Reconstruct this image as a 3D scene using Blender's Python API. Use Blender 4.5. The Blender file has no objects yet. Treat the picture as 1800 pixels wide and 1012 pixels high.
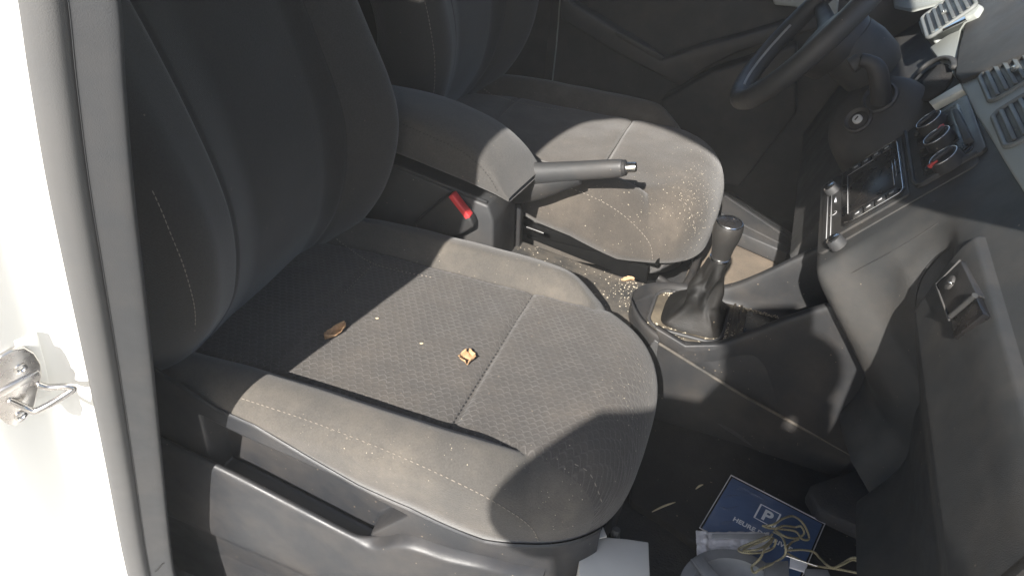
import bpy, bmesh, math, random
from mathutils import Vector, Matrix, noise
from mathutils.bvhtree import BVHTree
random.seed(7)
PI = math.pi
sc = bpy.context.scene
COL = sc.collection

# ------------------------------------------------------------------ camera
CAM = Vector((0.61431053, -0.84030165, 1.10461984)); FPX = 1324.885
RR = Vector((0.9378198766892163, 0.3414824067935638, 0.06231889550608313))
UU = Vector((-0.24867958526178277, 0.5356856547578861, 0.8069692330942009))
FF = Vector((-0.24218245758239967, 0.7722892237608201, -0.5872963579848416))

def ray(px, py):
    return RR*((px-900)/FPX) + UU*((506-py)/FPX) + FF

def un(px, py, **k):
    d = ray(px, py); a, v = list(k.items())[0]; i = 'xyz'.index(a)
    return CAM + d*((v-CAM[i])/d[i])

def unp(px, py, p, n):
    d = ray(px, py); return CAM + d*(((p-CAM).dot(n))/d.dot(n))

# ------------------------------------------------------------------ helpers
BASE = {}
def tag(o, label=None, cat=None, group=None, kind=None):
    if label: o['label'] = label
    if cat: o['category'] = cat
    if group: o['group'] = group
    if kind: o['kind'] = kind
    return o

def thing(name, label, cat, loc, group=None):
    o = bpy.data.objects.new(name, None); COL.objects.link(o)
    o.empty_display_size = .05
    o.location = loc; BASE[o] = Vector(loc)
    return tag(o, label, cat, group)

def link(name, me, mat, parent=None, smooth=True):
    o = bpy.data.objects.new(name, me); COL.objects.link(o)
    if mat is not None: me.materials.append(mat)
    if smooth:
        for p in me.polygons: p.use_smooth = True
    if parent is not None:
        b = BASE[parent]; BASE[o] = b
        me.transform(Matrix.Translation(-b))
        o.parent = parent
    else:
        BASE[o] = Vector((0, 0, 0))
    return o

def mk(name, verts, faces, mat, parent=None, smooth=True):
    me = bpy.data.meshes.new(name); me.from_pydata([tuple(v) for v in verts], [], faces); me.update()
    return link(name, me, mat, parent, smooth)

def frombm(name, bm, mat, parent=None, smooth=True, angle=None):
    bmesh.ops.recalc_face_normals(bm, faces=bm.faces[:])
    me = bpy.data.meshes.new(name)
    if angle is not None:
        for e in bm.edges:
            if len(e.link_faces) == 2 and e.calc_face_angle(0) > angle: e.smooth = False
    bm.to_mesh(me); bm.free()
    return link(name, me, mat, parent, smooth)

def gridfaces(nu, nv, cu=False, cv=False):
    f = []
    for i in range(nu if cu else nu-1):
        for j in range(nv if cv else nv-1):
            a = i*nv+j; b = ((i+1) % nu)*nv+j; c = ((i+1) % nu)*nv+(j+1) % nv; d = i*nv+(j+1) % nv
            f.append((a, b, c, d))
    return f

def grid(name, fn, nu, nv, mat, parent=None, cu=False, cv=False, smooth=True):
    vs = [fn(i/(nu if cu else nu-1), j/(nv if cv else nv-1)) for i in range(nu) for j in range(nv)]
    return mk(name, vs, gridfaces(nu, nv, cu, cv), mat, parent, smooth)

def lerp(a, b, t): return a+(b-a)*t
def clamp(x, a=0., b=1.): return max(a, min(b, x))
def sst(a, b, x):
    t = clamp((x-a)/(b-a)); return t*t*(3-2*t)
def itp(tab, x):
    if x <= tab[0][0]: return tab[0][1]
    for (a, va), (b, vb) in zip(tab, tab[1:]):
        if x <= b: return lerp(va, vb, (x-a)/(b-a))
    return tab[-1][1]
def itps(tab, x):                                 # smooth (Catmull-Rom) table lookup
    n = len(tab)
    if x <= tab[0][0]: return tab[0][1]
    if x >= tab[-1][0]: return tab[-1][1]
    for i in range(n-1):
        if x <= tab[i+1][0]:
            x0, y0 = tab[i]; x1, y1 = tab[i+1]; h = x1-x0; t = (x-x0)/h
            m0 = (y1-tab[i-1][1])/(x1-tab[i-1][0]) if i > 0 else (y1-y0)/h
            m1 = (tab[i+2][1]-y0)/(tab[i+2][0]-x0) if i+2 < n else (y1-y0)/h
            return ((2*t**3-3*t*t+1)*y0+(t**3-2*t*t+t)*h*m0+(-2*t**3+3*t*t)*y1+(t**3-t*t)*h*m1)
def spline(pts, n, closed=False):
    pts = [Vector(p) for p in pts]; m = len(pts); out = []
    segs = m if closed else m-1
    for k in range(n):
        s = k/(n if closed else n-1)*segs; i = min(int(s), segs-1); t = s-i
        g = (lambda j: pts[j % m]) if closed else (lambda j: pts[max(0, min(m-1, j))])
        p0, p1, p2, p3 = g(i-1), g(i), g(i+1), g(i+2)
        out.append(.5*((2*p1)+(p2-p0)*t+(2*p0-5*p1+4*p2-p3)*t*t+(3*p1-p0-3*p2+p3)*t**3))
    return out

def sweep(bm, pts, rad, segs=10, closed=False, flat=1.0, ref=None, caps=True):
    n = len(pts); rings = []; prev = None
    for i, p in enumerate(pts):
        a = pts[(i-1) % n] if (closed or i > 0) else p
        b = pts[(i+1) % n] if (closed or i < n-1) else p
        t = (b-a).normalized()
        if prev is None:
            r = Vector(ref) if ref else (Vector((0, 0, 1)) if abs(t.z) < .9 else Vector((1, 0, 0)))
        else: r = prev
        x = (r-t*r.dot(t)).normalized(); prev = x; y = t.cross(x)
        rr = rad(i/max(1, n-1)) if callable(rad) else rad
        rings.append([bm.verts.new(p+x*math.cos(q*2*PI/segs)*rr+y*math.sin(q*2*PI/segs)*rr*flat) for q in range(segs)])
    for i in range(n if closed else n-1):
        A = rings[i]; B = rings[(i+1) % n]
        for q in range(segs):
            bm.faces.new((A[q], A[(q+1) % segs], B[(q+1) % segs], B[q]))
    if caps and not closed:
        bm.faces.new(rings[0][::-1]); bm.faces.new(rings[-1])

def tube(name, pts, rad, mat, parent=None, segs=10, n=None, closed=False, flat=1.0, ref=None):
    bm = bmesh.new()
    P = spline(pts, n, closed) if n else [Vector(p) for p in pts]
    sweep(bm, P, rad, segs, closed, flat, ref)
    return frombm(name, bm, mat, parent, angle=.9)

def frame(axis, ref=(0, 0, 1)):
    z = Vector(axis).normalized(); r = Vector(ref)
    if abs(z.dot(r)) > .95: r = Vector((1, 0, 0))
    x = r.cross(z).normalized(); y = z.cross(x)
    return x, y, z

def lathe_bm(bm, prof, origin, axis, segs=32, caps=True, sq=1.0, ref=(0, 0, 1)):
    x, y, z = frame(axis, ref); o = Vector(origin); rings = []
    for r, h in prof:
        rings.append([bm.verts.new(o+z*h+x*math.cos(q*2*PI/segs)*r+y*math.sin(q*2*PI/segs)*r*sq) for q in range(segs)])
    for A, B in zip(rings, rings[1:]):
        for q in range(segs): bm.faces.new((A[q], A[(q+1) % segs], B[(q+1) % segs], B[q]))
    if caps:
        bm.faces.new(rings[0][::-1]); bm.faces.new(rings[-1])
def lathe(name, prof, origin, axis, mat, parent=None, segs=32, caps=True, sq=1.0, ref=(0, 0, 1)):
    bm = bmesh.new(); lathe_bm(bm, prof, origin, axis, segs, caps, sq, ref)
    return frombm(name, bm, mat, parent, angle=.7)

def prism_bm(bm, poly, vec, bevel=0, seg=2):
    vec = Vector(vec)
    b2 = bmesh.new()
    A = [b2.verts.new(p) for p in poly]; B = [b2.verts.new(Vector(p)+vec) for p in poly]
    n = len(poly); b2.faces.new(A); b2.faces.new(B[::-1])
    for i in range(n): b2.faces.new((A[i], B[i], B[(i+1) % n], A[(i+1) % n]))
    bmesh.ops.recalc_face_normals(b2, faces=b2.faces[:])
    if bevel: bmesh.ops.bevel(b2, geom=b2.edges[:], offset=bevel, segments=seg, profile=.5, affect='EDGES', clamp_overlap=True)
    me = bpy.data.meshes.new('t'); b2.to_mesh(me); b2.free(); bm.from_mesh(me); bpy.data.meshes.remove(me)
def prism(name, poly, vec, mat, parent=None, bevel=0, seg=2):
    bm = bmesh.new(); prism_bm(bm, poly, vec, bevel, seg)
    return frombm(name, bm, mat, parent, angle=.6 if not bevel else 1.2)

def box_bm(bm, c, s, R=None, bevel=0, seg=2):
    c = Vector(c); hx, hy, hz = s[0]/2, s[1]/2, s[2]/2
    ax = R if R else (Vector((1, 0, 0)), Vector((0, 1, 0)), Vector((0, 0, 1)))
    poly = [c+ax[0]*sx*hx+ax[1]*sy*hy-ax[2]*hz for sx, sy in ((-1, -1), (1, -1), (1, 1), (-1, 1))]
    prism_bm(bm, poly, ax[2]*s[2], bevel, seg)
def box(name, c, s, mat, parent=None, R=None, bevel=0, seg=2):
    bm = bmesh.new(); box_bm(bm, c, s, R, bevel, seg)
    return frombm(name, bm, mat, parent, angle=.6 if not bevel else 1.2)

def bvh(o):
    me = o.data; M = Matrix.Translation(BASE[o])
    return BVHTree.FromPolygons([M @ v.co for v in me.vertices], [tuple(p.vertices) for p in me.polygons])
def hit(trees, px, py):
    d = ray(px, py).normalized(); best = None
    for t in trees:
        h = t.ray_cast(CAM, d)
        if h[0] is not None and (best is None or h[3] < best[3]): best = h
    if best is None: return None
    n = best[1]
    if n.dot(d) > 0: n = -n
    return best[0], n

# ------------------------------------------------------------------ materials
class NT:
    def __init__(s, name):
        s.m = bpy.data.materials.new(name); s.m.use_nodes = True
        s.t = s.m.node_tree; s.b = s.t.nodes['Principled BSDF']; s.co = None
    def n(s, typ, **k):
        x = s.t.nodes.new(typ)
        for a, v in k.items(): setattr(x, a, v)
        return x
    def l(s, a, b): s.t.links.new(a, b)
    def coord(s):
        if s.co is None: s.co = s.n('ShaderNodeTexCoord').outputs['Object']
        return s.co
    def math(s, op, a, b=None, c=None):
        x = s.n('ShaderNodeMath', operation=op)
        for i, v in enumerate((a, b, c)):
            if v is None: continue
            if isinstance(v, (int, float)): x.inputs[i].default_value = v
            else: s.l(v, x.inputs[i])
        return x.outputs[0]
    def noise(s, scale, detail=4, rough=.55, vec=None):
        x = s.n('ShaderNodeTexNoise'); x.inputs['Scale'].default_value = scale
        x.inputs['Detail'].default_value = detail; x.inputs['Roughness'].default_value = rough
        s.l(vec if vec is not None else s.coord(), x.inputs['Vector']); return x.outputs['Fac']
    def ramp(s, f, a, b, va=0., vb=1.):
        x = s.n('ShaderNodeMapRange'); x.clamp = True
        for i, v in ((1, a), (2, b), (3, va), (4, vb)): x.inputs[i].default_value = v
        s.l(f, x.inputs[0]); return x.outputs[0]
    def mix(s, f, a, b):
        x = s.n('ShaderNodeMix', data_type='RGBA')
        if isinstance(f, (int, float)): x.inputs[0].default_value = f
        else: s.l(f, x.inputs[0])
        for i, v in ((6, a), (7, b)):
            if isinstance(v, (tuple, list)): x.inputs[i].default_value = (*v[:3], 1)
            else: s.l(v, x.inputs[i])
        return x.outputs[2]
    def bump(s, h, dist, strength=1., nrm=None):
        x = s.n('ShaderNodeBump'); x.inputs['Distance'].default_value = dist; x.inputs['Strength'].default_value = strength
        s.l(h, x.inputs['Height'])
        if nrm is not None: s.l(nrm, x.inputs['Normal'])
        return x.outputs[0]
    def set(s, **k):
        for a, v in k.items():
            i = s.b.inputs[a.replace('_', ' ')]
            if isinstance(v, (int, float)): i.default_value = v
            elif isinstance(v, tuple): i.default_value = (*v, 1) if len(v) == 3 else v
            else: s.l(v, i)
        return s.m

def speck(N, scale, thr, amount=1.):
    v = N.n('ShaderNodeTexVoronoi', feature='F1'); v.inputs['Scale'].default_value = scale
    N.l(N.coord(), v.inputs['Vector'])
    sep = N.n('ShaderNodeSeparateColor'); N.l(v.outputs['Color'], sep.inputs[0])
    size = N.math('MULTIPLY', sep.outputs[0], thr)
    inside = N.math('LESS_THAN', v.outputs['Distance'], size)
    keep = N.math('GREATER_THAN', sep.outputs[1], 1-amount)
    return N.math('MULTIPLY', inside, keep)

DUST = (.30, .24, .18)
def m_plastic(name, col, rough=.5, grain=900, gb=.00025, dust=.12, specks=.06, dcol=DUST, spec=.5):
    N = NT(name)
    d = N.ramp(N.noise(9, 6, .65), .42, .75, 0, dust)
    d2 = N.math('MULTIPLY', speck(N, 160, .22, specks), .55)
    f = N.math('MAXIMUM', d, d2)
    g = N.noise(grain, 2, .5)
    nb = N.bump(g, gb)
    c = N.mix(f, col, dcol)
    sm = N.ramp(N.noise(26, 5, .6), .3, .75, rough-.06, rough+.12)
    return N.set(Base_Color=c, Roughness=sm, Normal=nb, Specular_IOR_Level=spec)

def m_fabric(name, col, dust=.35, specks=.10, dcol=(.20, .165, .13), honey=False):
    N = NT(name)
    co = N.coord()
    sx = N.n('ShaderNodeSeparateXYZ'); N.l(co, sx.inputs[0])
    X, Y, Z = sx.outputs
    big = N.noise(7, 6, .62)
    mid = N.noise(38, 5, .65)
    d = N.math('MULTIPLY', N.ramp(big, .40, .68), N.ramp(mid, .30, .72, .25, 1))
    d = N.math('MULTIPLY', d, dust)
    s1 = speck(N, 130, .20, specks)
    f = N.math('MAXIMUM', d, N.math('MULTIPLY', s1, .6))
    # fine twill weave
    w1 = N.math('SINE', N.math('MULTIPLY', N.math('ADD', N.math('ADD', X, Z), Y), 2600))
    w2 = N.math('SINE', N.math('MULTIPLY', N.math('SUBTRACT', N.math('ADD', X, Z), Y), 3900))
    weave = N.math('ADD', N.math('MULTIPLY', w1, .5), N.math('MULTIPLY', w2, .4))
    fuzz = N.noise(420, 3, .7)
    base = N.mix(N.ramp(fuzz, .3, .7), tuple(c*.82 for c in col), tuple(c*1.2 for c in col))
    h = N.math('ADD', N.math('MULTIPLY', weave, .15), fuzz)
    if honey:
        # rows of shallow scallops
        wob = N.math('MULTIPLY', N.math('SUBTRACT', N.noise(60, 2), .5), .0022)
        U = N.math('DIVIDE', N.math('ADD', N.math('ADD', N.math('MULTIPLY', X, 1.), N.math('MULTIPLY', Y, -.10)), wob), .0128)
        A = N.math('SUBTRACT', N.math('MULTIPLY', Y, 1.), Z)
        V = N.math('DIVIDE', N.math('ADD', A, wob), .0086)
        row = N.math('FLOOR', V)
        par = N.math('MULTIPLY', N.math('MODULO', N.math('ABSOLUTE', row), 2.), .5)
        du = N.math('SUBTRACT', N.math('FRACT', N.math('ADD', U, par)), .5)
        fv = N.math('FRACT', V)
        arc = N.math('SUBTRACT', .88, N.math('MULTIPLY', N.math('POWER', N.math('ABSOLUTE', du), 1.7), 1.9))
        dist = N.math('ABSOLUTE', N.math('SUBTRACT', fv, arc))
        line = N.ramp(dist, .04, .17, 1, 0)
        line = N.math('MULTIPLY', line, N.ramp(N.noise(45, 3), .35, .6, .35, 1))
        pil = N.ramp(N.math('SUBTRACT', arc, fv), -.1, .8, 0, 1)
        base = N.mix(N.math('MULTIPLY', line, .30), base, tuple(c*2.6+.02 for c in col))
        nb = N.bump(N.math('SUBTRACT', N.math('MULTIPLY', pil, -1.), N.math('MULTIPLY', line, .45)), .0010)
        nb = N.bump(h, .0005, 1, nb)
    else:
        nb = N.bump(h, .0006)
    c = N.mix(f, base, dcol)
    return N.set(Base_Color=c, Roughness=.95, Normal=nb, Specular_IOR_Level=.15, Sheen_Weight=.25, Sheen_Roughness=.5)

def m_simple(name, col, rough=.5, metal=0., spec=.5, var=.15, scale=30):
    N = NT(name); f = N.noise(scale, 4)
    c = N.mix(N.ramp(f, .3, .7), tuple(max(0, v*(1-var)) for v in col), tuple(v*(1+var) for v in col))
    return N.set(Base_Color=c, Roughness=N.ramp(N.noise(scale*2, 3), .3, .7, rough*.85, min(1, rough*1.15)), Metallic=metal, Specular_IOR_Level=spec)

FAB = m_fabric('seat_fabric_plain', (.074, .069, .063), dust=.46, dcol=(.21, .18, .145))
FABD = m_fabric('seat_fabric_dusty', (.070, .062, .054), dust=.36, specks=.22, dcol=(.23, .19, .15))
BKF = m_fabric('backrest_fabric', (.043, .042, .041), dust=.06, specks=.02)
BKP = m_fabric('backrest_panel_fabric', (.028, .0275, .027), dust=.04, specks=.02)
HON = m_fabric('seat_fabric_scallop', (.065, .060, .056), dust=.26, honey=True)
ARMF = m_fabric('armrest_fabric', (.072, .069, .066), dust=.30, specks=.03)
BLK = m_plastic('black_grained_plastic', (.022, .0225, .024), .52)
DGR = m_plastic('dark_grey_plastic', (.040, .041, .043), .50)
COV = m_plastic('seat_cover_plastic', (.027, .0285, .032), .40, dust=.10)
DSH = m_plastic('dash_plastic', (.033, .034, .0345), .6, dust=.10, specks=.03)
DSL = m_plastic('dash_light_grey_plastic', (.34, .36, .34), .55, dust=.08)
VSL = m_plastic('vent_slat_plastic', (.10, .108, .105), .5, dust=.15)
VFR = m_plastic('vent_frame_plastic', (.16, .17, .165), .5, dust=.1)
STK = m_plastic('stack_plastic', (.030, .0305, .031), .42, dust=.18, specks=.05)
GLB = m_plastic('gloss_black', (.012, .012, .013), .26, gb=.00002, dust=.08, specks=.25, spec=.3)
TUN = m_plastic('dusty_tunnel_plastic', (.045, .043, .04), .75, dust=.85, specks=.35, dcol=(.21, .175, .135))
TRAYM = m_plastic('dusty_tray_plastic', (.040, .035, .029), .6, dust=.95, specks=.45, dcol=(.27, .22, .15))
BOOT = m_plastic('gaiter_leather', (.009, .0088, .0085), .55, grain=500, gb=.0004, dust=.05, spec=.25)
KNB = m_plastic('knob_leather', (.026, .025, .024), .36, grain=600, gb=.0002, dust=.08)
TRIM = m_plastic('pillar_trim_plastic', (.034, .036, .039), .6, dust=.05, specks=0)
RUB = m_plastic('door_seal_rubber', (.095, .095, .095), .75, dust=.05, specks=0)
WHT = m_simple('white_body_paint', (.84, .84, .81), .45, 0, .3, .005, 4)
LGT = m_simple('bright_barrel', (.62, .62, .60), .35, 0, .6, .05)
VOID = m_simple('gap_shade_black', (.005, .005, .005), .9, 0, .1)  # black that paints the shaded gap under the driver seat
STEEL = m_simple('striker_steel', (.62, .60, .58), .28, 1., .5, .1)
CHR = m_simple('satin_chrome', (.75, .74, .72), .2, 1.)
CREAM = m_simple('cream_trim', (.72, .70, .60), .5, 0, .4, .05)
RED = m_simple('red_button', (.72, .055, .06), .42, 0, .5, .08)
REDL = m_simple('red_mark', (.6, .06, .05), .5)
THR = m_simple('seam_thread', (.24, .21, .175), .85)
DTHR = m_simple('dark_thread', (.03, .03, .03), .9)
MATB = m_plastic('black_floor_mat', (.010, .010, .0105), .9, grain=300, gb=.0012, dust=.05, specks=.06)
CARP = m_plastic('carpet_grey', (.026, .026, .027), .95, grain=260, gb=.0016, dust=.12, specks=.05)
SAND = m_plastic('sandy_mat', (.16, .13, .10), .95, grain=300, gb=.002, dust=.7, specks=.2, dcol=(.28, .22, .16))
WPAP = m_simple('white_paper', (.62, .59, .53), .7, 0, .3, .03)
GPL = m_simple('grey_tub_plastic', (.20, .20, .20), .45)
FROST = m_simple('frosted_sleeve', (.62, .60, .60), .3, 0, .5, .06)
ROPE = m_simple('beige_cord', (.35, .31, .20), .85, 0, .2, .25, 400)
LEAF = m_simple('dry_leaf', (.50, .32, .18), .75, 0, .2, .35, 90)
STRAW = m_simple('straw', (.50, .42, .28), .8)
CRUMB = m_simple('crumb', (.50, .44, .34), .9, 0, .2, .3, 200)
WINK = m_simple('white_ink', (.80, .82, .85), .5, 0, .4, .02)
GREYM = m_simple('grey_print', (.35, .35, .35), .5)

def m_blue():
    N = NT('blue_card_in_clear_sleeve')
    n1 = N.noise(14, 2, .5)
    c = N.mix(N.ramp(n1, .3, .7), (.060, .112, .235), (.075, .135, .28))
    mp = N.n('ShaderNodeMapping'); mp.inputs['Scale'].default_value = (12, 40, 20); N.l(N.coord(), mp.inputs[0])
    w = N.noise(1., 3, .5, mp.outputs[0])
    return N.set(Base_Color=c, Roughness=.35, Coat_Weight=1., Coat_Roughness=.08, Coat_Normal=N.bump(w, .006))
BLUE = m_blue()
def m_clear():
    N = NT('clear_film')
    return N.set(Base_Color=(.9, .92, .95), Roughness=.12, Transmission_Weight=.9, Alpha=.35)
CLR = m_clear()

# ------------------------------------------------------------------ seats
GX = .33
def bol(y, x):
    a = abs(y)
    b = sst(.165, .213, a)*.033
    return b*(1-sst(.36, .56, x))
def g2(d, s): return math.exp(-(d/s)**2)
def ztop(x, y):
    z = .335 + .005*sst(.3, .5, x) + bol(y, x) - .010*sst(.06, -.10, x)
    if abs(y) < .173:
        z += .004*math.cos(y/.173*PI/2)
        z -= .0055*g2(x-(GX+.004), .0045) + .004*g2(x-.045, .004)
        z += .0025*(g2(x-(GX-.02), .02)+g2(x-(GX+.028), .02))
    z -= .0065*g2(abs(y)-.174, .0042)*(1-sst(.47, .56, x))
    z += .0018*(noise.noise(Vector((x*14, y*14, 3.1))))
    return z
CX = .18
SU = [un(x, y, y=-.268) for x, y in ((423, 766), (517, 806), (603, 845), (709, 906))]      # upper rim of the pocket in the side cover
SL = [un(x, y, y=-.284) for x, y in ((385, 828), (517, 896), (658, 966))]                   # its lower lip
def slot_a(x): return itp([(SU[0].x-.2, SU[0].z+.04)]+[(p.x, p.z) for p in SU]+[(SU[-1].x+.3, SU[-1].z-.06)], x)
def slot_b(x): return itp([(SL[0].x-.2, SL[0].z+.03)]+[(p.x, p.z) for p in SL]+[(SL[-1].x+.3, SL[-1].z-.06)], x)
CT = [un(x, y, y=-.262) for x, y in ((268, 640), (381, 716), (449, 746), (543, 802), (630, 852), (722, 896), (844, 966), (905, 990))]
def cov_top(x): return itp([(-.4, CT[0].z+.08)]+[(p.x, p.z) for p in CT]+[(.62, CT[-1].z-.015)], x)
def outl(t):
    c, s = math.cos(t), math.sin(t)
    if c >= 0: n, a = 3.1, .408
    else: n, a = 7., .32
    b = .263
    return Vector((CX+a*abs(c)**(2/n)*(1 if c >= 0 else -1), b*abs(s)**(2/n)*(1 if s >= 0 else -1)))

def cushion_verts():
    NTH = 320
    # even arc-length outline
    raw = [outl(2*PI*i/2400) for i in range(2400)]
    L = [0]
    for i in range(2400): L.append(L[-1]+(raw[(i+1) % 2400]-raw[i]).length)
    O = []; k = 0
    for i in range(NTH):
        s = L[-1]*i/NTH
        while L[k+1] < s: k += 1
        O.append(raw[k].lerp(raw[(k+1) % 2400], (s-L[k])/(L[k+1]-L[k]+1e-12)))
    Nn = []
    for i in range(NTH):
        t = (O[(i+2) % NTH]-O[i-2]).normalized(); Nn.append(Vector((t.y, -t.x)))
    rings = []
    def Rf(x, y): return lerp(.046, .088, sst(.33, .52, x))
    for k in range(8):
        ring = []
        for o, n in zip(O, Nn):
            R = Rf(o.x, o.y); q = o-n*R; z0 = ztop(q.x, q.y)-R
            zt = min(cov_top(o.x), z0-.006); fr = sst(.36, .50, o.x)
            if k < 4:
                z = (.165, zt-.05, zt-.013, zt-.006)[k]; d = lerp((.070, .064, .050, .022)[k], (.060, .046, .026, .018)[k], fr)
            else:
                f = (1, .7, .4, .15)[k-4]; z = lerp(z0, zt-.002, f); d = (.004, .002, .001, .0)[k-4]*lerp(.3, 1, fr)
            p = o-n*d; ring.append(Vector((p.x, p.y, z)))
        rings.append(ring)
    for j in range(0, 17):
        a = j/16*PI/2; ring = []
        for o, n in zip(O, Nn):
            R = Rf(o.x, o.y); d = R*(1-math.cos(a)); p = o-n*d; q = o-n*max(d, R*.75)
            ring.append(Vector((p.x, p.y, ztop(q.x, q.y)-R*(1-math.sin(a)))))
        rings.append(ring)
    inner = [o-n*Rf(o.x, o.y) for o, n in zip(O, Nn)]
    M = 58
    for j in range(1, M+1):
        t = j/M; ring = []
        for p in inner:
            c = Vector((clamp(p.x, .02, .30), 0)); q = p.lerp(c, t)
            ring.append(Vector((q.x, q.y, ztop(q.x, q.y))))
        rings.append(ring)
    V = [v for r in rings for v in r]; Fc = gridfaces(len(rings), NTH, False, True)
    return V, Fc

def split_panel(name, V, Fc, half, xtest, pm, om, parent, pname):
    bm = bmesh.new()
    vs = [bm.verts.new(v) for v in V]
    for f in Fc: bm.faces.new([vs[i] for i in f])
    bmesh.ops.remove_doubles(bm, verts=bm.verts[:], dist=2.5e-4)
    for s in (-1, 1):
        bmesh.ops.bisect_plane(bm, geom=bm.verts[:]+bm.edges[:]+bm.faces[:], plane_co=(0, s*half, 0), plane_no=(0, 1, 0))
    bmesh.ops.recalc_face_normals(bm, faces=bm.faces[:])
    bm.normal_update()
    b2 = bm.copy()
    test = lambda f: abs(f.calc_center_median().y) < half and xtest(f)
    bmesh.ops.delete(bm, geom=[f for f in bm.faces if test(f)], context='FACES')
    bmesh.ops.delete(b2, geom=[f for f in b2.faces if not test(f)], context='FACES')
    def fin(nm, b, m, par):
        me = bpy.data.meshes.new(nm); b.to_mesh(me); b.free(); return link(nm, me, m, par)
    o = fin(name, bm, om, parent); p = fin(pname, b2, pm, o)
    return o, p

SB = Vector((.25, 0, .09))
seat = thing('passenger_seat', 'grey fabric front seat nearest the open door, two dry leaves on its cushion', 'seat', SB, 'front seats of the car')
V, Fc = cushion_verts()
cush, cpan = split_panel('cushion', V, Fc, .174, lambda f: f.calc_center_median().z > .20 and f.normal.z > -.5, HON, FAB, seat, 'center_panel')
cpan.name = 'center_panel'

# backrest
PAN = [(.27, -.14), (.30, -.12), (.335, -.092), (.40, -.052), (.45, -.034), (.52, -.022), (.60, -.024), (.70, -.048), (.77, -.072), (.90, -.125), (1.05, -.185)]
BOLT = [(.27, .03), (.335, .047), (.36, .055), (.41, .062), (.49, .075), (.57, .084), (.645, .079), (.714, .069), (.763, .064), (.9, .05), (1.05, .035)]
def back_verts():
    nz, nl = 150, 220
    Vv = []
    for i in range(nz):
        z = lerp(.285, 1.04, i/(nz-1))
        w = .262 - .05*sst(.95, 1.04, z)**2 - .03*sst(.36, .28, z)
        p = itps(PAN, z); b = itps(BOLT, z)
        dep = .15
        for j in range(nl):
            u = j/nl
            if u < .7:                                   # front: y from -w to w
                a = lerp(-1, 1, u/.7); y = w*math.sin(a*PI/2)*1.0 if abs(a) > 2 else w*a
                ay = abs(y)
                S = sst(.105, .225, ay)
                if y < 0:
                    fl = sst(-.05, -.20, y)
                    b2 = b*(1-.42*fl)*(1-.5*fl*sst(.46, .36, z)); S = sst(.07, .235, ay)
                else: b2 = b
                x = p + b2*S
                if ay < .15: x += .006*math.cos(ay/.15*PI/2)
                x -= .004*g2(ay-.150, .004)
                e = (ay-(w-.055))/.055
                if e > 0: x -= (1-math.sqrt(max(0, 1-e*e)))*.075
                x += .0018*noise.noise(Vector((z*9, y*11, 7)))
            else:
                a = (u-.7)/.3; y = w*math.cos(a*PI)*1.0
                y = w*(1-2*a) if False else w*math.cos(a*PI)
                x = p + b - .075 - .16*math.sin(a*PI)**.45
            Vv.append(Vector((x, y, z)))
    f = gridfaces(nz, nl, False, True)
    f.append(tuple((nz-1)*nl+j for j in range(nl))); f.append(tuple(range(nl))[::-1])
    return Vv, f
V, Fc = back_verts()
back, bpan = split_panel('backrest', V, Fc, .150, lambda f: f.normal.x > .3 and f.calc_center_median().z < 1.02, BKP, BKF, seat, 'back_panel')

TC = [bvh(cush), bvh(cpan)]; TB = [bvh(back), bvh(bpan)]

def stitches(name, pxs, trees, parent, mat, n=120, r=.00055, dash=.0058, gap=.0014, lift=.0006, off=(0, 0)):
    P = []
    path = spline([Vector((x, y, 0)) for x, y in pxs], n*4)
    for q in path:
        h = hit(trees, q.x+off[0], q.y+off[1])
        if h: P.append(h)
    bm = bmesh.new(); acc = 0; on = True; cur = []
    for (a, na), (b, nb2) in zip(P, P[1:]):
        d = (b-a).length
        if d > .03:
            cur = []; continue
        if on: cur.append(a+na*lift)
        acc += d
        if acc > (dash if on else gap):
            acc = 0
            if on and len(cur) >= 2:
                m = len(cur)
                sweep(bm, cur, lambda t: r*(.6+.8*math.sin(PI*clamp(t, .1, .9))), 5)
            cur = []; on = not on
    return frombm(name, bm, mat, parent)
stitches('stitching', [(425, 700), (450, 708), (560, 745), (700, 800), (830, 860), (900, 900), (935, 928), (948, 958), (945, 975), (935, 992)], TC, cush, THR)
stitches('stitching', [(268, 335), (284, 370), (300, 410), (322, 465), (338, 520), (343, 550), (343, 575)], TB, back, THR, r=.0005, lift=.0005)
stitches('stitching', [(1010, 815), (1035, 830), (1050, 860), (1060, 890)], TC, cush, THR, r=.0006, dash=.006, gap=.007)
stitches('stitching', [(592, 420), (625, 445), (655, 463), (700, 476), (760, 488)], TC, cush, THR, r=.0008, dash=.003, gap=.004)
stitches('stitching', [(606, 515), (630, 490), (655, 466)], TC, cpan, THR, r=.0007, dash=.003, gap=.004)
stitches('stitching', [(790, 752), (825, 695), (880, 608), (936, 520)], TC, cpan, DTHR, r=.0010, dash=.004, gap=.004, lift=.0008)

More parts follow.
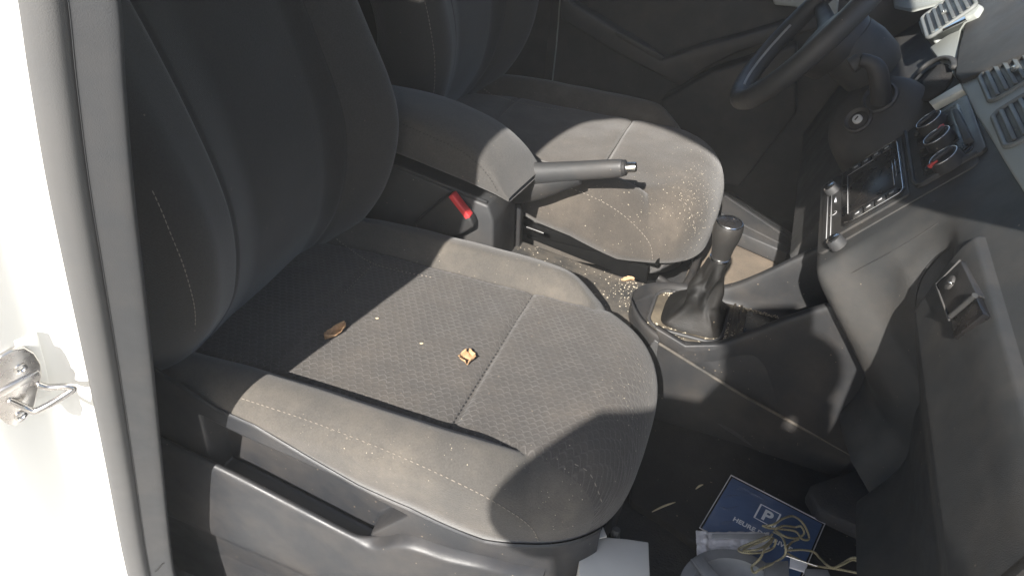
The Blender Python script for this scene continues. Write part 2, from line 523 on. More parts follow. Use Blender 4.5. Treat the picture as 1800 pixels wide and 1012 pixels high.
# plastic side cover with its recessed pocket
def hw_c(x): return .263*(1-clamp((x-CX)/.408, 0, .995)**3.1)**(1/3.1)
FL = [un(x, y, y=-.286) for x, y in ((383, 949), (517, 1007))]
fslope = (FL[1].z-FL[0].z)/(FL[1].x-FL[0].x)
LT = [un(x, y, y=-.284) for x, y in ((385, 828), (517, 896), (640, 959), (662, 964), (690, 961), (722, 967), (773, 990), (860, 1030))]
def lip_z(x): return itps([(LT[0].x-.2, LT[0].z+.03)]+[(p.x, p.z) for p in LT]+[(LT[-1].x+.3, LT[-1].z-.12)], x)+.004
XS, XE = un(662, 956, y=-.25).x, SU[-1].x+.012
def cover_pt(u, v):
    x = lerp(-.20, .56, u); zt = cov_top(x)+.003
    z = lerp(-.14, zt, v)
    a = min(slot_a(x), zt-.005); b = lip_z(min(x, XS))
    y0 = -hw_c(x)-.004
    bb = b-.05+.05*sst(XS-.012, XS+.002, x)+1.15*max(0, x-XS)
    ins = min(a-z, (z-bb)*.75, (x+.012)*.8, (XE-x)*1.2)
    y = lerp(y0, -.232, sst(.0, .007, ins))
    y += .003*sst(zt-.004, zt, z)
    y += .004*g2(z-(a+.012), .006)*sst(-.02, .02, x)*sst(.36, .31, x)*0
    return Vector((x, y, z))
cover = grid('side_cover', cover_pt, 420, 280, COV, seat)
PROF = [(-.258, -.30), (-.2745, -.10), (-.2755, -.010), (-.284, .003), (-.2862, .012)]
def lip_pt(u, v):
    x = lerp(-.20, .50, u); b = lip_z(x); k = sst(XS-.02, XS+.02, x); f = hw_c(x)/.263
    zf = FL[0].z+fslope*(x-FL[0].x)
    zf = min(zf, b-.06)
    P = [(-.262, zf-.12), (-.272, zf-.03), (-.2745, zf-.006), (-.282, zf+.002), (-.2862, zf+.010), (-.2866, (zf+b)/2), (-.2862, b-.016), (-.2845, b-.006), (-.2815, b-.0015), (-.278, b), (-.2745, b-.0012), (-.272, b-.006), (-.271, b-.016), (-.271, b-.055)]
    yo, z = P[int(round(v*13))]
    if k > 0 and yo > -.2845 and z > b-.06: yo = lerp(yo, yo+.012, k); z = z+.002*k
    return Vector((x, yo*f, z))
plip = grid('pocket_front', lip_pt, 140, 14, COV, seat); ss_ = plip.modifiers.new('s', 'SUBSURF'); ss_.levels = 1; ss_.render_levels = 2
sm = cover.modifiers.new('smooth', 'SMOOTH'); sm.factor = .5; sm.iterations = 3
TCOV = [bvh(cover)]
# seat frame below
bm = bmesh.new()
for yy in (-.20, .20):
    box_bm(bm, (.22, yy, .115), (.56, .03, .05), bevel=.004)
    box_bm(bm, (.05, yy, .165), (.04, .025, .12), bevel=.003)
    box_bm(bm, (.42, yy, .165), (.04, .025, .12), bevel=.003)
box_bm(bm, (.24, 0, .205), (.52, .43, .03), bevel=.006)
frombm('seat_frame', bm, BLK, seat, angle=1.2)
tube('slide_handle', [(.50, -.16, .13), (.56, -.15, .125), (.56, .15, .125), (.50, .16, .13)], .008, BLK, seat, n=40)

def copy_tree(o, parent=None):
    c = o.copy(); COL.objects.link(c); c.parent = parent
    for ch in list(o.children): copy_tree(ch, c)
    return c
seat2 = copy_tree(seat)
SHIFT = Vector((.010, .712, .045))
seat2.location = SB + SHIFT
for ch in list(seat2.children):
    if ch.name.startswith('side_cover') or ch.name.startswith('pocket'): bpy.data.objects.remove(ch); continue
    if ch.name.startswith('cushion'): ch.scale.z = 1.14; ch.location.z = -.0343
    if ch.name.startswith('seat_frame'): ch.material_slots[0].link = 'OBJECT'; ch.material_slots[0].material = VOID  # driver frame blackened so it reads as the shaded gap
    for g in [ch]+list(ch.children):
        if g.name.startswith(('cushion', 'center_panel')):
            g.material_slots[0].link = 'OBJECT'; g.material_slots[0].material = FABD
rl = [un(x, y, y=.50) for x, y in ((924, 398), (950, 402), (1030, 432), (1100, 460), (1140, 470), (1135, 500), (1010, 452), (925, 418))]
BASE[seat2] = SB + SHIFT
prism('gap_shade', rl, (0, .02, 0), VOID, seat2, .004)  # black strip painted in for the dark gap below the cushion
tube('rail_end', [un(x, y, y=.448) for x, y in ((926, 399), (940, 404), (956, 410))], .004, GLB, seat2, 10)
seat2.name = 'driver_seat'
tag(seat2, 'grey fabric front seat beyond armrest and handbrake, its front edge speckled with pale dirt')

def shifted(o):
    me = o.data; M = Matrix.Translation(BASE[o]+SHIFT+Vector((0, 0, -.0343))) @ Matrix.Diagonal((1, 1, 1.14, 1))
    return BVHTree.FromPolygons([M @ v.co for v in me.vertices], [tuple(p.vertices) for p in me.polygons])
TD = [shifted(cush), shifted(cpan)]

# ------------------------------------------------------------------ armrest, box, buckle, handbrake
arm = thing('armrest', 'brown grey fabric armrest pad between the two seats, on a black plastic box', 'armrest', (.08, .345, .26))
ZT = [(-.20, .548), (.0, .556), (.08, .551), (.148, .534), (.184, .515), (.217, .485), (.236, .458), (.246, .447)]
def arm_bot(x): return .482-.178*(x-.0)
def arm_pt(u, v):
    x = lerp(-.20, .246, 1-(1-u)**1.5)
    zt = itps(ZT, x); zb = min(arm_bot(x), zt-.002); h = zt-zb
    w = .070; yc = .345+.0*(x); a = v*2*PI
    c, s = math.cos(a), math.sin(a); n = 6.5
    y = yc+w*abs(c)**(2/n)*(1 if c > 0 else -1)
    q = abs(s)**(2/n)*(1 if s > 0 else -1)
    z = lerp(zb, zt, (q+1)/2)
    z += .010*(1-((y-yc)/w)**2)*(1 if q > 0 else 0)*min(1, h/.05)
    sk = .018*clamp((y-yc+w)/(2*w))*sst(.1, .24, x)
    return Vector((x+sk, y, z))
pad = grid('pad', arm_pt, 70, 90, ARMF, arm, cv=True)
mend = [arm_pt(1, j/90)-Vector((.001, 0, 0)) for j in range(90)]
TA = [bvh(pad)]
bm = bmesh.new()
top = [(x, arm_bot(x)-.028) for x in (-.20, .0, .10, .205)]
poly = [Vector((x, .283, z)) for x, z in top]+[Vector((.217, .283, .385)), Vector((.224, .283, .20)), Vector((-.20, .283, .20))]
prism_bm(bm, poly, (0, .124, 0), .006, 3)
frombm('box', bm, DGR, arm, angle=1.2)
prism('front_panel', [Vector((.215, .415, .475)), Vector((.222, .415, .45)), Vector((.232, .415, .20)), Vector((.16, .415, .20)), Vector((.16, .415, .475))], (0, .02, 0), BLK, arm, .003)
bm = bmesh.new(); sweep(bm, [Vector((x, .289, arm_bot(x)-.026)) for x in (-.2, 0, .1, .2)], .0035, 8)
frombm('lip', bm, DGR, arm)
stitches('stitching', [(709, 219), (760, 241), (807, 263), (840, 288), (862, 314), (876, 338)], TA, pad, DTHR, r=.0006, dash=.003, gap=.003)

buck = thing('seat_belt_buckle', 'black seat belt buckle with a red release button beside the armrest box', 'buckle', un(785, 400, y=.262))
bo = [un(x, y, y=.258) for x, y in ((728, 392), (775, 352), (790, 343), (828, 386), (833, 400), (812, 412), (740, 425))]
prism('housing', bo, (0, .024, 0), BLK, buck, .005, 3)
b0, b1 = un(793, 341, y=.270), un(824, 381, y=.270)
ax = (b1-b0).normalized(); ay = Vector((0, 1, 0)); az = ax.cross(ay)
if az.z < 0: az = -az
ayy = az.cross(ax)
box('release_button', (b0+b1)/2+az*.004-Vector((0, .003, 0)), ((b1-b0).length*1.02, .0185, .012), RED, buck, (ax, ayy, az), .003, 3)
bm = bmesh.new()
for q in ((779, 388), (776, 396), (783, 396), (779, 404), (785, 408)):
    c = un(*q, y=.2572); lathe_bm(bm, [(.0018, 0), (.0018, .0008)], c, (0, -1, 0), 10)
frombm('moulded_mark', bm, DGR, buck)

hb = thing('handbrake', 'grey handbrake lever with silver push button, beside the armrest front', 'handbrake', (.15, .40, .26))
tube('grip', [(.16, .40, .415), (.225, .40, .432), (.28, .40, .447), (.34, .40, .466), (.395, .40, .483), (.418, .40, .490)],
     lambda t: itp([(0, .024), (.3, .0225), (.6, .0185), (.8, .0175), (.95, .0165), (1, .0155)], t), DGR, hb, 20, 50, flat=.8)
dirn = Vector((.55, 0, .165)).normalized(); e0 = Vector((.417, .40, .490))
lathe('collar', [(.014, 0), (.0145, .002), (.0145, .006), (.012, .008)], e0, dirn, BLK, hb, 24)
lathe('push_button', [(.0095, 0), (.0095, .016), (.0085, .0195), (.006, .0205)], e0+dirn*.006, dirn, CHR, hb, 24)
tube('lever_base', [(.16, .40, .385), (.24, .40, .402), (.30, .40, .432), (.34, .40, .452)], lambda t: lerp(.034, .013, t), BLK, hb, 14, 20, flat=.6)

# ------------------------------------------------------------------ centre console
con = thing('center_console', 'dusty black plastic centre console around the gear lever, between both seats', 'console', (.62, .305, .09))
def tun_pt(u, v):
    x = lerp(-.2, .56, u); a = itp([(0, -.085), (.12, -.08), (.2, -.070), (.5, 0), (.8, .070), (.88, .08), (1, .085)], v)
    z = itp([(0, .09), (.12, .235), (.2, .257), (.5, .261), (.8, .257), (.88, .235), (1, .09)], v)
    yc = lerp(.375, .330, sst(.15, .5, x))
    return Vector((x, yc+a, z))
grid('tunnel', tun_pt, 60, 60, TUN, con)
ZR = [(.49, .293), (.53, .286), (.56, .283), (.60, .286), (.65, .302), (.70, .345), (.757, .402), (.83, .462), (.92, .50)]
YC = .305
def con_sec(x, nose):
    hw = .102*math.sqrt(max(0, 1-(clamp((.60-x)/.112))**2)) if x < .60 else .102+.01*sst(.7, .9, x)
    zr = itps(ZR, x); hw = max(hw, .002)
    k = min(1, hw/.04)
    zt = .268
    rim = .016*k
    P = [(-hw+.012*k, .09), (-hw+.006*k, .16), (-hw+.001*k, zr-.02), (-hw+.002*k, zr-.006), (-hw+.007*k, zr), (-hw+rim, zr-.0015), (-hw+rim+.004*k, zr-.006),
         (-hw+rim+.009*k, min(zr-.012, lerp(zt, zr, .4))), (-hw+rim+.012*k, zt+.001), (-hw*.5, zt), (0, zt)]
    P += [(-a, b) for a, b in P[-2::-1]]
    return [Vector((x, YC+a, b)) for a, b in P]
xs = [.4885, .489, .490, .492, .495, .50, .507, .515, .525, .54, .555, .57, .585, .60]+[.60+.02*i for i in range(1, 17)]
secs = [con_sec(x, 0) for x in xs]; m = len(secs[0])
shell = mk('shell', [v for s in secs for v in s], gridfaces(len(xs), m), BLK, con)
sub = shell.modifiers.new('s', 'SUBSURF'); sub.levels = 2; sub.render_levels = 2
# dusty tray sheet and fittings
TZ = .271
def rrect(cx, cy, hx, hy, r, z, n=6):
    out = []
    for qx, qy, a0 in ((1, 1, 0), (-1, 1, 90), (-1, -1, 180), (1, -1, 270)):
        for i in range(n+1):
            a = math.radians(a0+90*i/n); out.append(Vector((cx+qx*(hx-r)+r*math.cos(a), cy+qy*(hy-r)+r*math.sin(a), z)))
    return out
prism('tray', rrect(.645, YC, .118, .071, .035, TZ), (0, 0, .004), TRAYM, con, .001)
ringp = rrect(.595, YC, .066, .062, .030, TZ+.006)
bm = bmesh.new(); sweep(bm, spline(ringp, 80, True), .0035, 8, True); frombm('gaiter_ring', bm, DGR, con)
for xx in (.672, .684):
    box('tray_rib', (xx, YC, TZ+.008), (.004, .13, .010), TRAYM, con, bevel=.0012)
box('tray_pocket', (.745, YC, TZ+.0045), (.10, .12, .004), GLB, con, bevel=.001)
# side panel under the wing, and the lower carpeted panel
sp = [un(x, y, y=.205) for x, y in ((1150, 575), (1205, 608), (1310, 606), (1400, 566), (1500, 530), (1569, 583), (1540, 672), (1500, 800), (1300, 692), (1160, 603))]
prism('side_panel', sp, (0, .012, 0), BLK, con, .003)
lp = [un(x, y, y=.212) for x, y in ((1150, 597), (1300, 690), (1500, 802), (1560, 800), (1560, 900), (1420, 850), (1240, 732), (1155, 700), (1120, 640))]
prism('lower_panel', lp, (0, .02, 0), DGR, con, .002)
led = [un(x, y, y=.203) for x, y in ((1158, 603), (1300, 691), (1500, 801))]
tube('ledge', led, .0028, TUN, con, 8)

gl = thing('gear_lever', 'black gear lever with a chrome rimmed knob and creased leather gaiter', 'gear lever', (.61, YC, .27))
K = un(1284, 388, y=.302); KB = un(1266, 452, y=.302); axk = (K-KB).normalized()
H = (K-KB).length
lathe('knob', [(.0150, 0), (.0165, .004), (.0185, H*.30), (.0232, H*.58), (.0245, H*.78), (.0235, H*.90), (.0215, H*.955)], KB, axk, KNB, gl, 40)
lathe('knob_rim', [(.0222, H*.93), (.0226, H*.955), (.0214, H*.975)], KB, axk, CHR, gl, 40)
lathe('knob_cap', [(.0210, H*.955), (.0205, H*.985), (.015, H*1.03), (.006, H*1.045)], KB, axk, GLB, gl, 40)
fx, fy, fz = frame(axk); bm = bmesh.new(); kc = KB+axk*(H*1.043)
gx = Vector((1, 0, 0))-axk*axk.x; gx.normalize(); gy = axk.cross(gx)
for c, s in (((0, 0), (.0008, .018)), ((0, .0085), (.010, .0008)), ((0, 0), (.010, .0008)), ((0, -.0085), (.010, .0008))):
    box_bm(bm, kc+gx*c[0]+gy*c[1]-axk*.001, (s[0], s[1], .0012), (gx, gy, axk))
frombm('shift_pattern', bm, GREYM, gl, False)
lathe('collar', [(.0165, -.004), (.0178, -.003), (.0178, .001), (.0165, .002)], KB, axk, CHR, gl, 36)
bc = Vector((.605, YC, TZ+.006))
def boot_pt(u, v):
    a = v*2*PI
    c = bc.lerp(KB-axk*.003, u**.9)
    rx = itps([(0, .056), (.12, .046), (.3, .032), (.55, .0245), (.8, .0205), (.93, .0185), (1, .0165)], u)
    ry = itps([(0, .052), (.12, .042), (.3, .031), (.55, .0245), (.8, .0205), (.93, .0185), (1, .0165)], u)
    f = math.sin(PI*clamp(u*1.02))**.7
    w = .20*math.sin(3*a+5.0*u+.6)+.13*math.sin(5*a-7*u+1.3)+.06*math.sin(2*a+14*u)
    w2 = -abs(noise.noise(Vector((math.cos(a)*1.6, math.sin(a)*1.6, u*2.6+4))))*.42+.12
    k = 1+f*(w+w2)
    dx, dy = math.cos(a), math.sin(a)
    if u < .3:
        n = lerp(4.5, 2, u/.3); dx = abs(dx)**(2/n)*(1 if dx > 0 else -1); dy = abs(dy)**(2/n)*(1 if dy > 0 else -1)
    return Vector((c.x+dx*rx*k, c.y+dy*ry*k, c.z+.004*f*math.sin(4*a+9*u)))
grid('gaiter', boot_pt, 60, 110, BOOT, gl, cv=True)

# ------------------------------------------------------------------ dashboard
SO = Vector((.771, .345, .522)); SY = Vector((0, 1, 0)); SS = Vector((.625, 0, .78)).normalized(); SN = Vector((-.78, 0, .625)).normalized()
def D(y, s, n=0.): return SO+SY*(y-SO.y)+SS*s+SN*n
def ds(px, py, n=0.):
    q = unp(px, py, SO+SN*n, SN); return q.y, (q-SO).dot(SS)
dash = thing('dashboard', 'dusty dark grey dashboard with radio, heater knobs, vents and glovebox at the right', 'dashboard', (1.0, .345, .09))
def np_(s):
    return itps([(-.16, -.30), (-.06, -.26), (.0, -.19), (.02, -.17), (.05, -.115), (.072, -.075), (.085, -.057), (.092, -.052), (.150, -.018), (.177, -.004), (.20, 0), (.30, .0), (.36, -.012), (.44, -.05)], s)
def nd_(s):
    return itps([(-.16, -.10), (-.05, -.06), (.03, -.035), (.10, -.03), (.2, -.035), (.30, -.02), (.36, -.02), (.44, -.05)], s)
def ns_(s):
    return itps([(-.16, -.26), (-.075, -.20), (-.050, -.10), (-.036, -.035), (-.026, -.008), (-.012, 0), (.30, 0), (.36, -.012), (.44, -.05)], s)
def dash_n(y, s):
    if y < .32:
        g = g2(y-.083, .024)*sst(.175, .12, s)*.045
        m = itps([(.045, 0), (.085, .06), (.125, .36), (.150, .74), (.168, .90), (.182, .985), (.196, 1.0)], y) if y < .196 else 1
        return lerp(np_(s), ns_(s), clamp(m))-g
    m = 1-sst(.452, .50, y)
    return lerp(nd_(s), ns_(s), m)
def dash_pt(u, v):
    y = lerp(-.40, 1.12, u); s = lerp(-.16, .44, v)
    return D(y, s, dash_n(y, s))
ycols = [lerp(-.40, .03, i/30) for i in range(30)]+[lerp(.03, .21, i/60) for i in range(60)]+[lerp(.21, .44, i/24) for i in range(24)]+[lerp(.44, .51, i/20) for i in range(20)]+[lerp(.51, 1.12, i/30) for i in range(31)]
nv = 130
panel = mk('panel', [D(y, lerp(-.16, .44, j/(nv-1)), dash_n(y, lerp(-.16, .44, j/(nv-1)))) for y in ycols for j in range(nv)], gridfaces(len(ycols), nv), DSH, dash)
TDASH = [bvh(panel)]
# dash top running forward to the windscreen
prism('top_pad', [Vector((1.0, -.40, .79)), Vector((1.04, -.40, .83)), Vector((1.45, -.40, .80)), Vector((1.45, -.40, .74)), Vector((1.0, -.40, .74))], (0, 1.52, 0), DSH, dash, .004)

def dplate(name, pxs, n, th, mat, parent, bevel=.001):
    poly = []
    for p in pxs:
        y, s = ds(p[0], p[1], n); poly.append(D(y, s, n))
    return prism(name, poly, -SN*th, mat, parent, bevel)
def dbox(name, y0, y1, s0, s1, n, th, mat, parent, bevel=.001, r=None):
    if r:
        poly = []
        for qy, qs, a0 in ((y1, s1, 0), (y0, s1, 90), (y0, s0, 180), (y1, s0, 270)):
            cy = qy+(-r if qy == y1 else r); cs = qs+(-r if qs == s1 else r)
            for i in range(6):
                a = math.radians(a0+90*i/5); poly.append(D(cy+r*math.cos(a), cs+r*math.sin(a), n))
    else: poly = [D(y0, s0, n), D(y1, s0, n), D(y1, s1, n), D(y0, s1, n)]
    return prism(name, poly, -SN*th, mat, parent, bevel)

# face plate of the centre stack
fp = dbox('face_plate', .212, .452, -.018, .222, .004, .012, STK, dash, .0015, .012)
# radio
rad = dbox('radio', .232, .440, -.008, .130, .0075, .010, STK, dash, .001, .006)
dbox('bezel', .240, .434, .026, .126, .0095, .006, GLB, rad, .001, .012)
scr = dbox('screen', .272, .405, .040, .112, .0105, .003, GLB, rad, .0004)
bm = bmesh.new()
ey0, ey1, es0, es1 = .243, .431, .028, .124
loop = []
for qy, qs, a0 in ((ey1, es1, 0), (ey0, es1, 90), (ey0, es0, 180), (ey1, es0, 270)):
    r = .010; cy = qy+(-r if qy == ey1 else r); cs = qs+(-r if qs == es1 else r)
    for i in range(6):
        a = math.radians(a0+90*i/5); loop.append(D(cy+r*math.cos(a), cs+r*math.sin(a), .0105))
L2 = loop[2:14]+[D(ey0, .075, .0105)]
# silver line round the upper end of the display, open at its lower end
up = [D(ey1, .072, .0105)]+loop[0:12]+[D(ey0, .064, .0105), D(ey0, es0+.016, .0105), D(ey0+.006, es0+.004, .0105)]
sweep(bm, up, .0010, 6)
sweep(bm, [D(.274, .113, .0115), D(.404, .113, .0115)], .0009, 6)
sweep(bm, [D(.300, .1175, .0112), D(.40, .1175, .0112)], .0006, 6)
frombm('silver_line', bm, CHR, rad)
bm = bmesh.new()
sweep(bm, [D(.270, .0385, .0115), D(.406, .0385, .0115)], .0006, 6); sweep(bm, [D(.406, .0385, .0115), D(.406, .085, .0115)], .0005, 6)
frombm('screen_edge', bm, GREYM, rad)
for side in (0, 1):
    for k in range(4):
        s0 = .046+k*.018; y0 = .247 if side == 0 else .412
        b = dbox('key', y0, y0+.017, s0, s0+.015, .0115, .003, STK, rad, .0006)
        dbox('key_mark', y0+.006, y0+.011, s0+.004, s0+.011, .0121, .0008, GREYM, b, 0)
for px in ((1459, 328), (1465, 420)):
    y, s = ds(*px, .018)
    kb = lathe('knob', [(.0125, -.012), (.0122, .0), (.0112, .003), (.0112, .0035)], D(y, s, .016), SN, DGR, rad, 28)
    lathe('knob_cap', [(.0110, .0), (.0092, .002), (.004, .003)], D(y, s, .0192), SN, CHR, kb, 28)
dbox('disc_slot', .30, .385, .004, .007, .0082, .002, GLB, rad, 0)
dbox('radio_mark', .345, .362, .0125, .0155, .0082, .001, WINK, rad, 0)
bm = bmesh.new(); yy, s_ = ds(1466, 375, .008)
sweep(bm, [D(yy+.005*math.cos(a), s_+.005*math.sin(a), .0084) for a in [i*.6 for i in range(8)]], .0007, 6); frombm('radio_emblem', bm, GREYM, rad)
for i, off in enumerate((.012, .019)):
    bm = bmesh.new(); sweep(bm, [D(.236, off-.012, .0078), D(.438, off-.012, .0078)], .0006, 6); frombm('groove_line', bm, GREYM, rad)

# heater panel
hv = dbox('heater_panel', .235, .447, .140, .236, .0065, .008, STK, dash, .001, .010)
dbox('inlay', .252, .432, .153, .222, .0078, .006, GLB, hv, .0006, .008)
bm = bmesh.new()
hl = [D(.447, .138, .0075), D(.262, .138, .0075), D(.242, .142, .0075), D(.238, .150, .0075), D(.238, .225, .0075)]
sweep(bm, hl, .003, 8, flat=1); frombm('frame_lip', bm, DSH, hv)
for i, px in enumerate(((1628, 211), (1642, 239), (1654, 275))):
    y, s = ds(px[0]+4, px[1]-1, .022)
    kn = lathe('heater_knob', [(.0215, -.016), (.0205, -.004), (.0198, .0)], D(y, s, .022), SN, BLK, hv, 36)
    bm = bmesh.new(); P = [D(y+.0190*math.cos(a), s+.0190*math.sin(a), .0225) for a in [2*PI*k/40 for k in range(40)]]
    sweep(bm, P, .0007, 6, True); frombm('knob_ring', bm, CHR, kn)
    if i:
        a = (.5 if i == 1 else -2.0)
        mpt = D(y+.0165*math.cos(a), s+.0165*math.sin(a), .0225)
        e1 = (SY*math.cos(a)+SS*math.sin(a)); e2 = (-SY*math.sin(a)+SS*math.cos(a))
        box('pointer', mpt, (.013, .0065, .004), REDL, kn, (e1, e2, SN), .0004)
    box('knob_bar', D(y, s, .025), (.030, .007, .006), BLK, kn, ((SY*.35+SS*.94).normalized(), (SS*.35-SY*.94).normalized(), SN), .002)
for px in ((1612, 235), (1622, 262), (1632, 297), (1662, 205), (1672, 240)):
    y, s = ds(*px, .009); lathe('push_button', [(.0045, 0), (.0045, .003), (.0035, .004)], D(y, s, .0078), SN, STK, hv, 14)
dplate('flap_switch', [(1671, 193), (1682, 190), (1706, 240), (1693, 249)], .016, .012, DSH, hv, .002)
dplate('switch_recess', [(1660, 200), (1672, 190), (1703, 256), (1688, 268)], .0095, .004, GLB, hv, .0004)

# cream strip and light vent surround
dplate('trim_strip', [(1632, 179), (1688, 146), (1692, 157), (1638, 186)], .007, .012, CREAM, dash, .001)
vs = dplate('vent_surround', [(1688, 146), (1720, 128), (1775, 106), (1840, 88), (1900, 330), (1850, 420), (1800, 338), (1783, 312), (1765, 283), (1740, 240), (1712, 196)], .006, .03, DSL, dash, .003)
def vent(name, y0, y1, s0, s1, nsl, n0, parent, r=.014):
    bm = bmesh.new(); lp = []
    for qy, qs, a0 in ((y1, s1, 0), (y0, s1, 90), (y0, s0, 180), (y1, s0, 270)):
        cy = qy+(-r if qy == y1 else r); cs = qs+(-r if qs == s1 else r)
        for i in range(6):
            a = math.radians(a0+90*i/5); lp.append(D(cy+r*math.cos(a), cs+r*math.sin(a), n0+.001))
    sweep(bm, lp, .004, 8, True)
    v = frombm(name, bm, VFR, parent)
    dbox('cavity', y0+.001, y1-.001, s0+.001, s1-.001, n0+.0012, .004, BLK, v, .0002, r-.001)
    pitch = (s1-s0-.012)/nsl
    for k in range(nsl):
        s = s0+.006+pitch*(k+.5); yy0, yy1 = y0+.008, y1-.008
        e = (SS*.95-SN*.30).normalized(); e3 = SY.cross(e)
        box('slat', D((yy0+yy1)/2, s, n0+.0035), (yy1-yy0, pitch*.50, .003), VSL, v, (SY, e, e3), .0012)
    cyv = (y0+y1)/2-.004; cs = s0+(s1-s0)*.45
    box('slider', D(cyv, cs, n0+.006), (.013, .011, .005), VSL, v, (SY, SS, SN), .002)
    bm = bmesh.new(); box_bm(bm, D(cyv-.002, cs, n0+.0088), (.005, .004, .001), (SY, SS, SN)); frombm('slider_mark', bm, CHR, v)
    return v
yv0 = ds(1745, 185, .006); yv1 = ds(1712, 140, .006)
vent('air_vent', .360, .482, .260, .358, 7, .006, dash)
vent('air_vent', .200, .322, .256, .354, 7, .006, dash)
# upper far side: instrument hood, tray, cup ring and the outer vent
dplate('instrument_hood', [(1690, -20), (1732, -60), (1830, -60), (1830, 85), (1800, 97), (1740, 120), (1689, 143), (1677, 132), (1683, 90), (1697, 35)], .012, .02, DSH, dash, .004)
dplate('sunlit_tray_face', [(1633, 84), (1690, 45), (1676, 132), (1656, 114)], .004, .01, DSL, dash, .003)  # pale colour stands in for sun on the compartment's inner face
ov = dplate('vent_housing', [(1612, 38), (1665, 6), (1700, -6), (1725, 8), (1715, 24), (1642, 54), (1632, 62), (1618, 56)], .022, .04, DSL, dash, .006)
oy, os_ = ds(1666, 22, .024)
vent('air_vent', oy-.075, oy+.075, os_-.045, os_+.045, 6, .024, ov, .012)
dplate('silver_strip', [(1634, 56), (1642, 52), (1696, 28), (1697, 33), (1642, 58)], .026, .006, CHR, dash, .001)
dplate('cluster_lens', [(1560, -30), (1690, -60), (1655, 3), (1600, 18), (1570, 12)], .03, .01, DSL, dash, .006)
# round cup ring
cy, cs = ds(1636, 140, .008)
bm = bmesh.new(); P = [D(cy+.075*math.cos(a), cs+.042*math.sin(a), .010) for a in [lerp(-2.2, 1.9, k/40) for k in range(41)]]
sweep(bm, P, .006, 10, flat=.7); frombm('cup_ring', bm, DSH, dash)
bm = bmesh.new(); prism_bm(bm, [D(cy+.066*math.cos(a), cs+.034*math.sin(a), .004) for a in [2*PI*k/36 for k in range(36)]], -SN*.006)
frombm('cup_well', bm, MATB, dash)

# glovebox
LY0, LY1 = -.40, .045
def lid_pt(u, v):
    y = lerp(LY0, LY1, u)
    s = lerp(.080, .207, v); n = np_(s)+.009
    e = min(v, 1-v, (LY1-y)/.126)
    n -= .012*(1-sst(0, .10, e))
    return D(y, s, n)
lid = grid('glovebox_lid', lid_pt, 120, 50, DSH, dash)
TLID = [bvh(lid)]
fc = [hit(TDASH, *p) for p in ((1497, 480), (1530, 462), (1560, 446), (1605, 420), (1648, 392))]
tube('panel_joint', [h[0]-h[1]*.0002 for h in fc], .0009, BLK, dash, 6, 40)
lt0, ln0 = hit(TLID, 1680, 520); ln0 = (SN-SS*.586).normalized()
le = [hit(TDASH+TLID, *p) for p in ((1672, 434), (1655, 445), (1636, 464), (1620, 486), (1612, 512), (1608, 545))]
tube('lid_edge', [h[0]+h[1]*.0004 for h in le], lambda t: .0004+.0018*math.sin(PI*t), DSH, dash, 8, 40)
def lp_(px, py, n=.0): return unp(px, py, lt0+ln0*n, ln0)
lat = prism('latch', [lp_(*p, .004) for p in ((1646, 500), (1688, 458), (1716, 517), (1668, 562))], -ln0*.012, BLK, dash, .001)
prism('latch_recess', [lp_(*p, .0046) for p in ((1672, 557), (1714, 518), (1728, 552), (1676, 594))], -ln0*.008, GLB, lat, .0005)
lathe('lock_cylinder', [(.0085, 0), (.0085, .003), (.0065, .004)], lp_(1672, 497, .004), ln0, DGR, lat, 24)
box('lock_slot', lp_(1672, 497, .0085), (.006, .0015, .001), CHR, lat)
tube('latch_pull', [lp_(*p, .006) for p in ((1671, 556), (1690, 540), (1714, 519))], .0032, DSH, lat, 8)
bm = bmesh.new(); sweep(bm, [lp_(*p, .0045) for p in ((1688, 457), (1645, 500), (1669, 563))], .0014, 6); frombm('latch_frame', bm, DSH, lat)
# underside
prism('under_cover', [Vector((.93, -.40, .46)), Vector((1.30, -.40, .40)), Vector((1.30, -.40, .44)), Vector((.95, -.40, .50))], (0, .58, 0), BLK, dash, .003)

# ------------------------------------------------------------------ steering
st = thing('steering_wheel', 'dark grey steering wheel on its column at the top right, seen from the side', 'steering wheel', (.68, .66, .72))
tt = math.radians(34); WC = Vector((.68, .66, .72)); WA = Vector((-math.cos(tt), 0, math.sin(tt))); WU = Vector((math.sin(tt), 0, math.cos(tt)))
bm = bmesh.new(); sweep(bm, [WC+WU*.178*math.cos(a)+SY*.178*math.sin(a) for a in [2*PI*k/96 for k in range(96)]], .0185, 18, True)
frombm('rim', bm, DGR, st)
lathe('hub', [(.03, -.05), (.066, -.04), (.072, -.02), (.068, .0), (.05, .012), (.02, .018)], WC-WA*.03, WA, BLK, st, 40)
for a in (PI/2, -PI/2, PI):
    e = WU*math.cos(a)+SY*math.sin(a)
    tube('spoke', [WC-WA*.03+e*.05, WC-WA*.025+e*.10, WC-WA*.006+e*.168], lambda t: lerp(.024, .013, t), DGR, st, 14, 20, flat=.45, ref=tuple(WA.cross(e)))
bm = bmesh.new(); sweep(bm, [WC+WA*.006+WU*.1625*math.cos(a)+SY*.1625*math.sin(a) for a in [lerp(PI*.62, PI*1.0, k/24) for k in range(25)]], .003, 8)
frombm('silver_inlay', bm, GREYM, st)
sc_ = thing('steering_column', 'grey steering column shroud with a black stalk behind the wheel', 'steering column', WC-WA*.2)
lathe('shroud', [(.030, -.150), (.056, -.145), (.066, -.128), (.068, -.09), (.062, -.06), (.03, -.052)], WC+WU*.018, WA, DSH, sc_, 44, sq=.85)
tube('stalk', [un(1549, 178, y=.535), un(1547, 150, y=.53), un(1541, 122, y=.53), un(1528, 110, y=.53), un(1512, 106, y=.53)], lambda t: itp([(0, .017), (.5, .016), (.75, .012), (1, .011)], t), BLK, sc_, 14, 30)
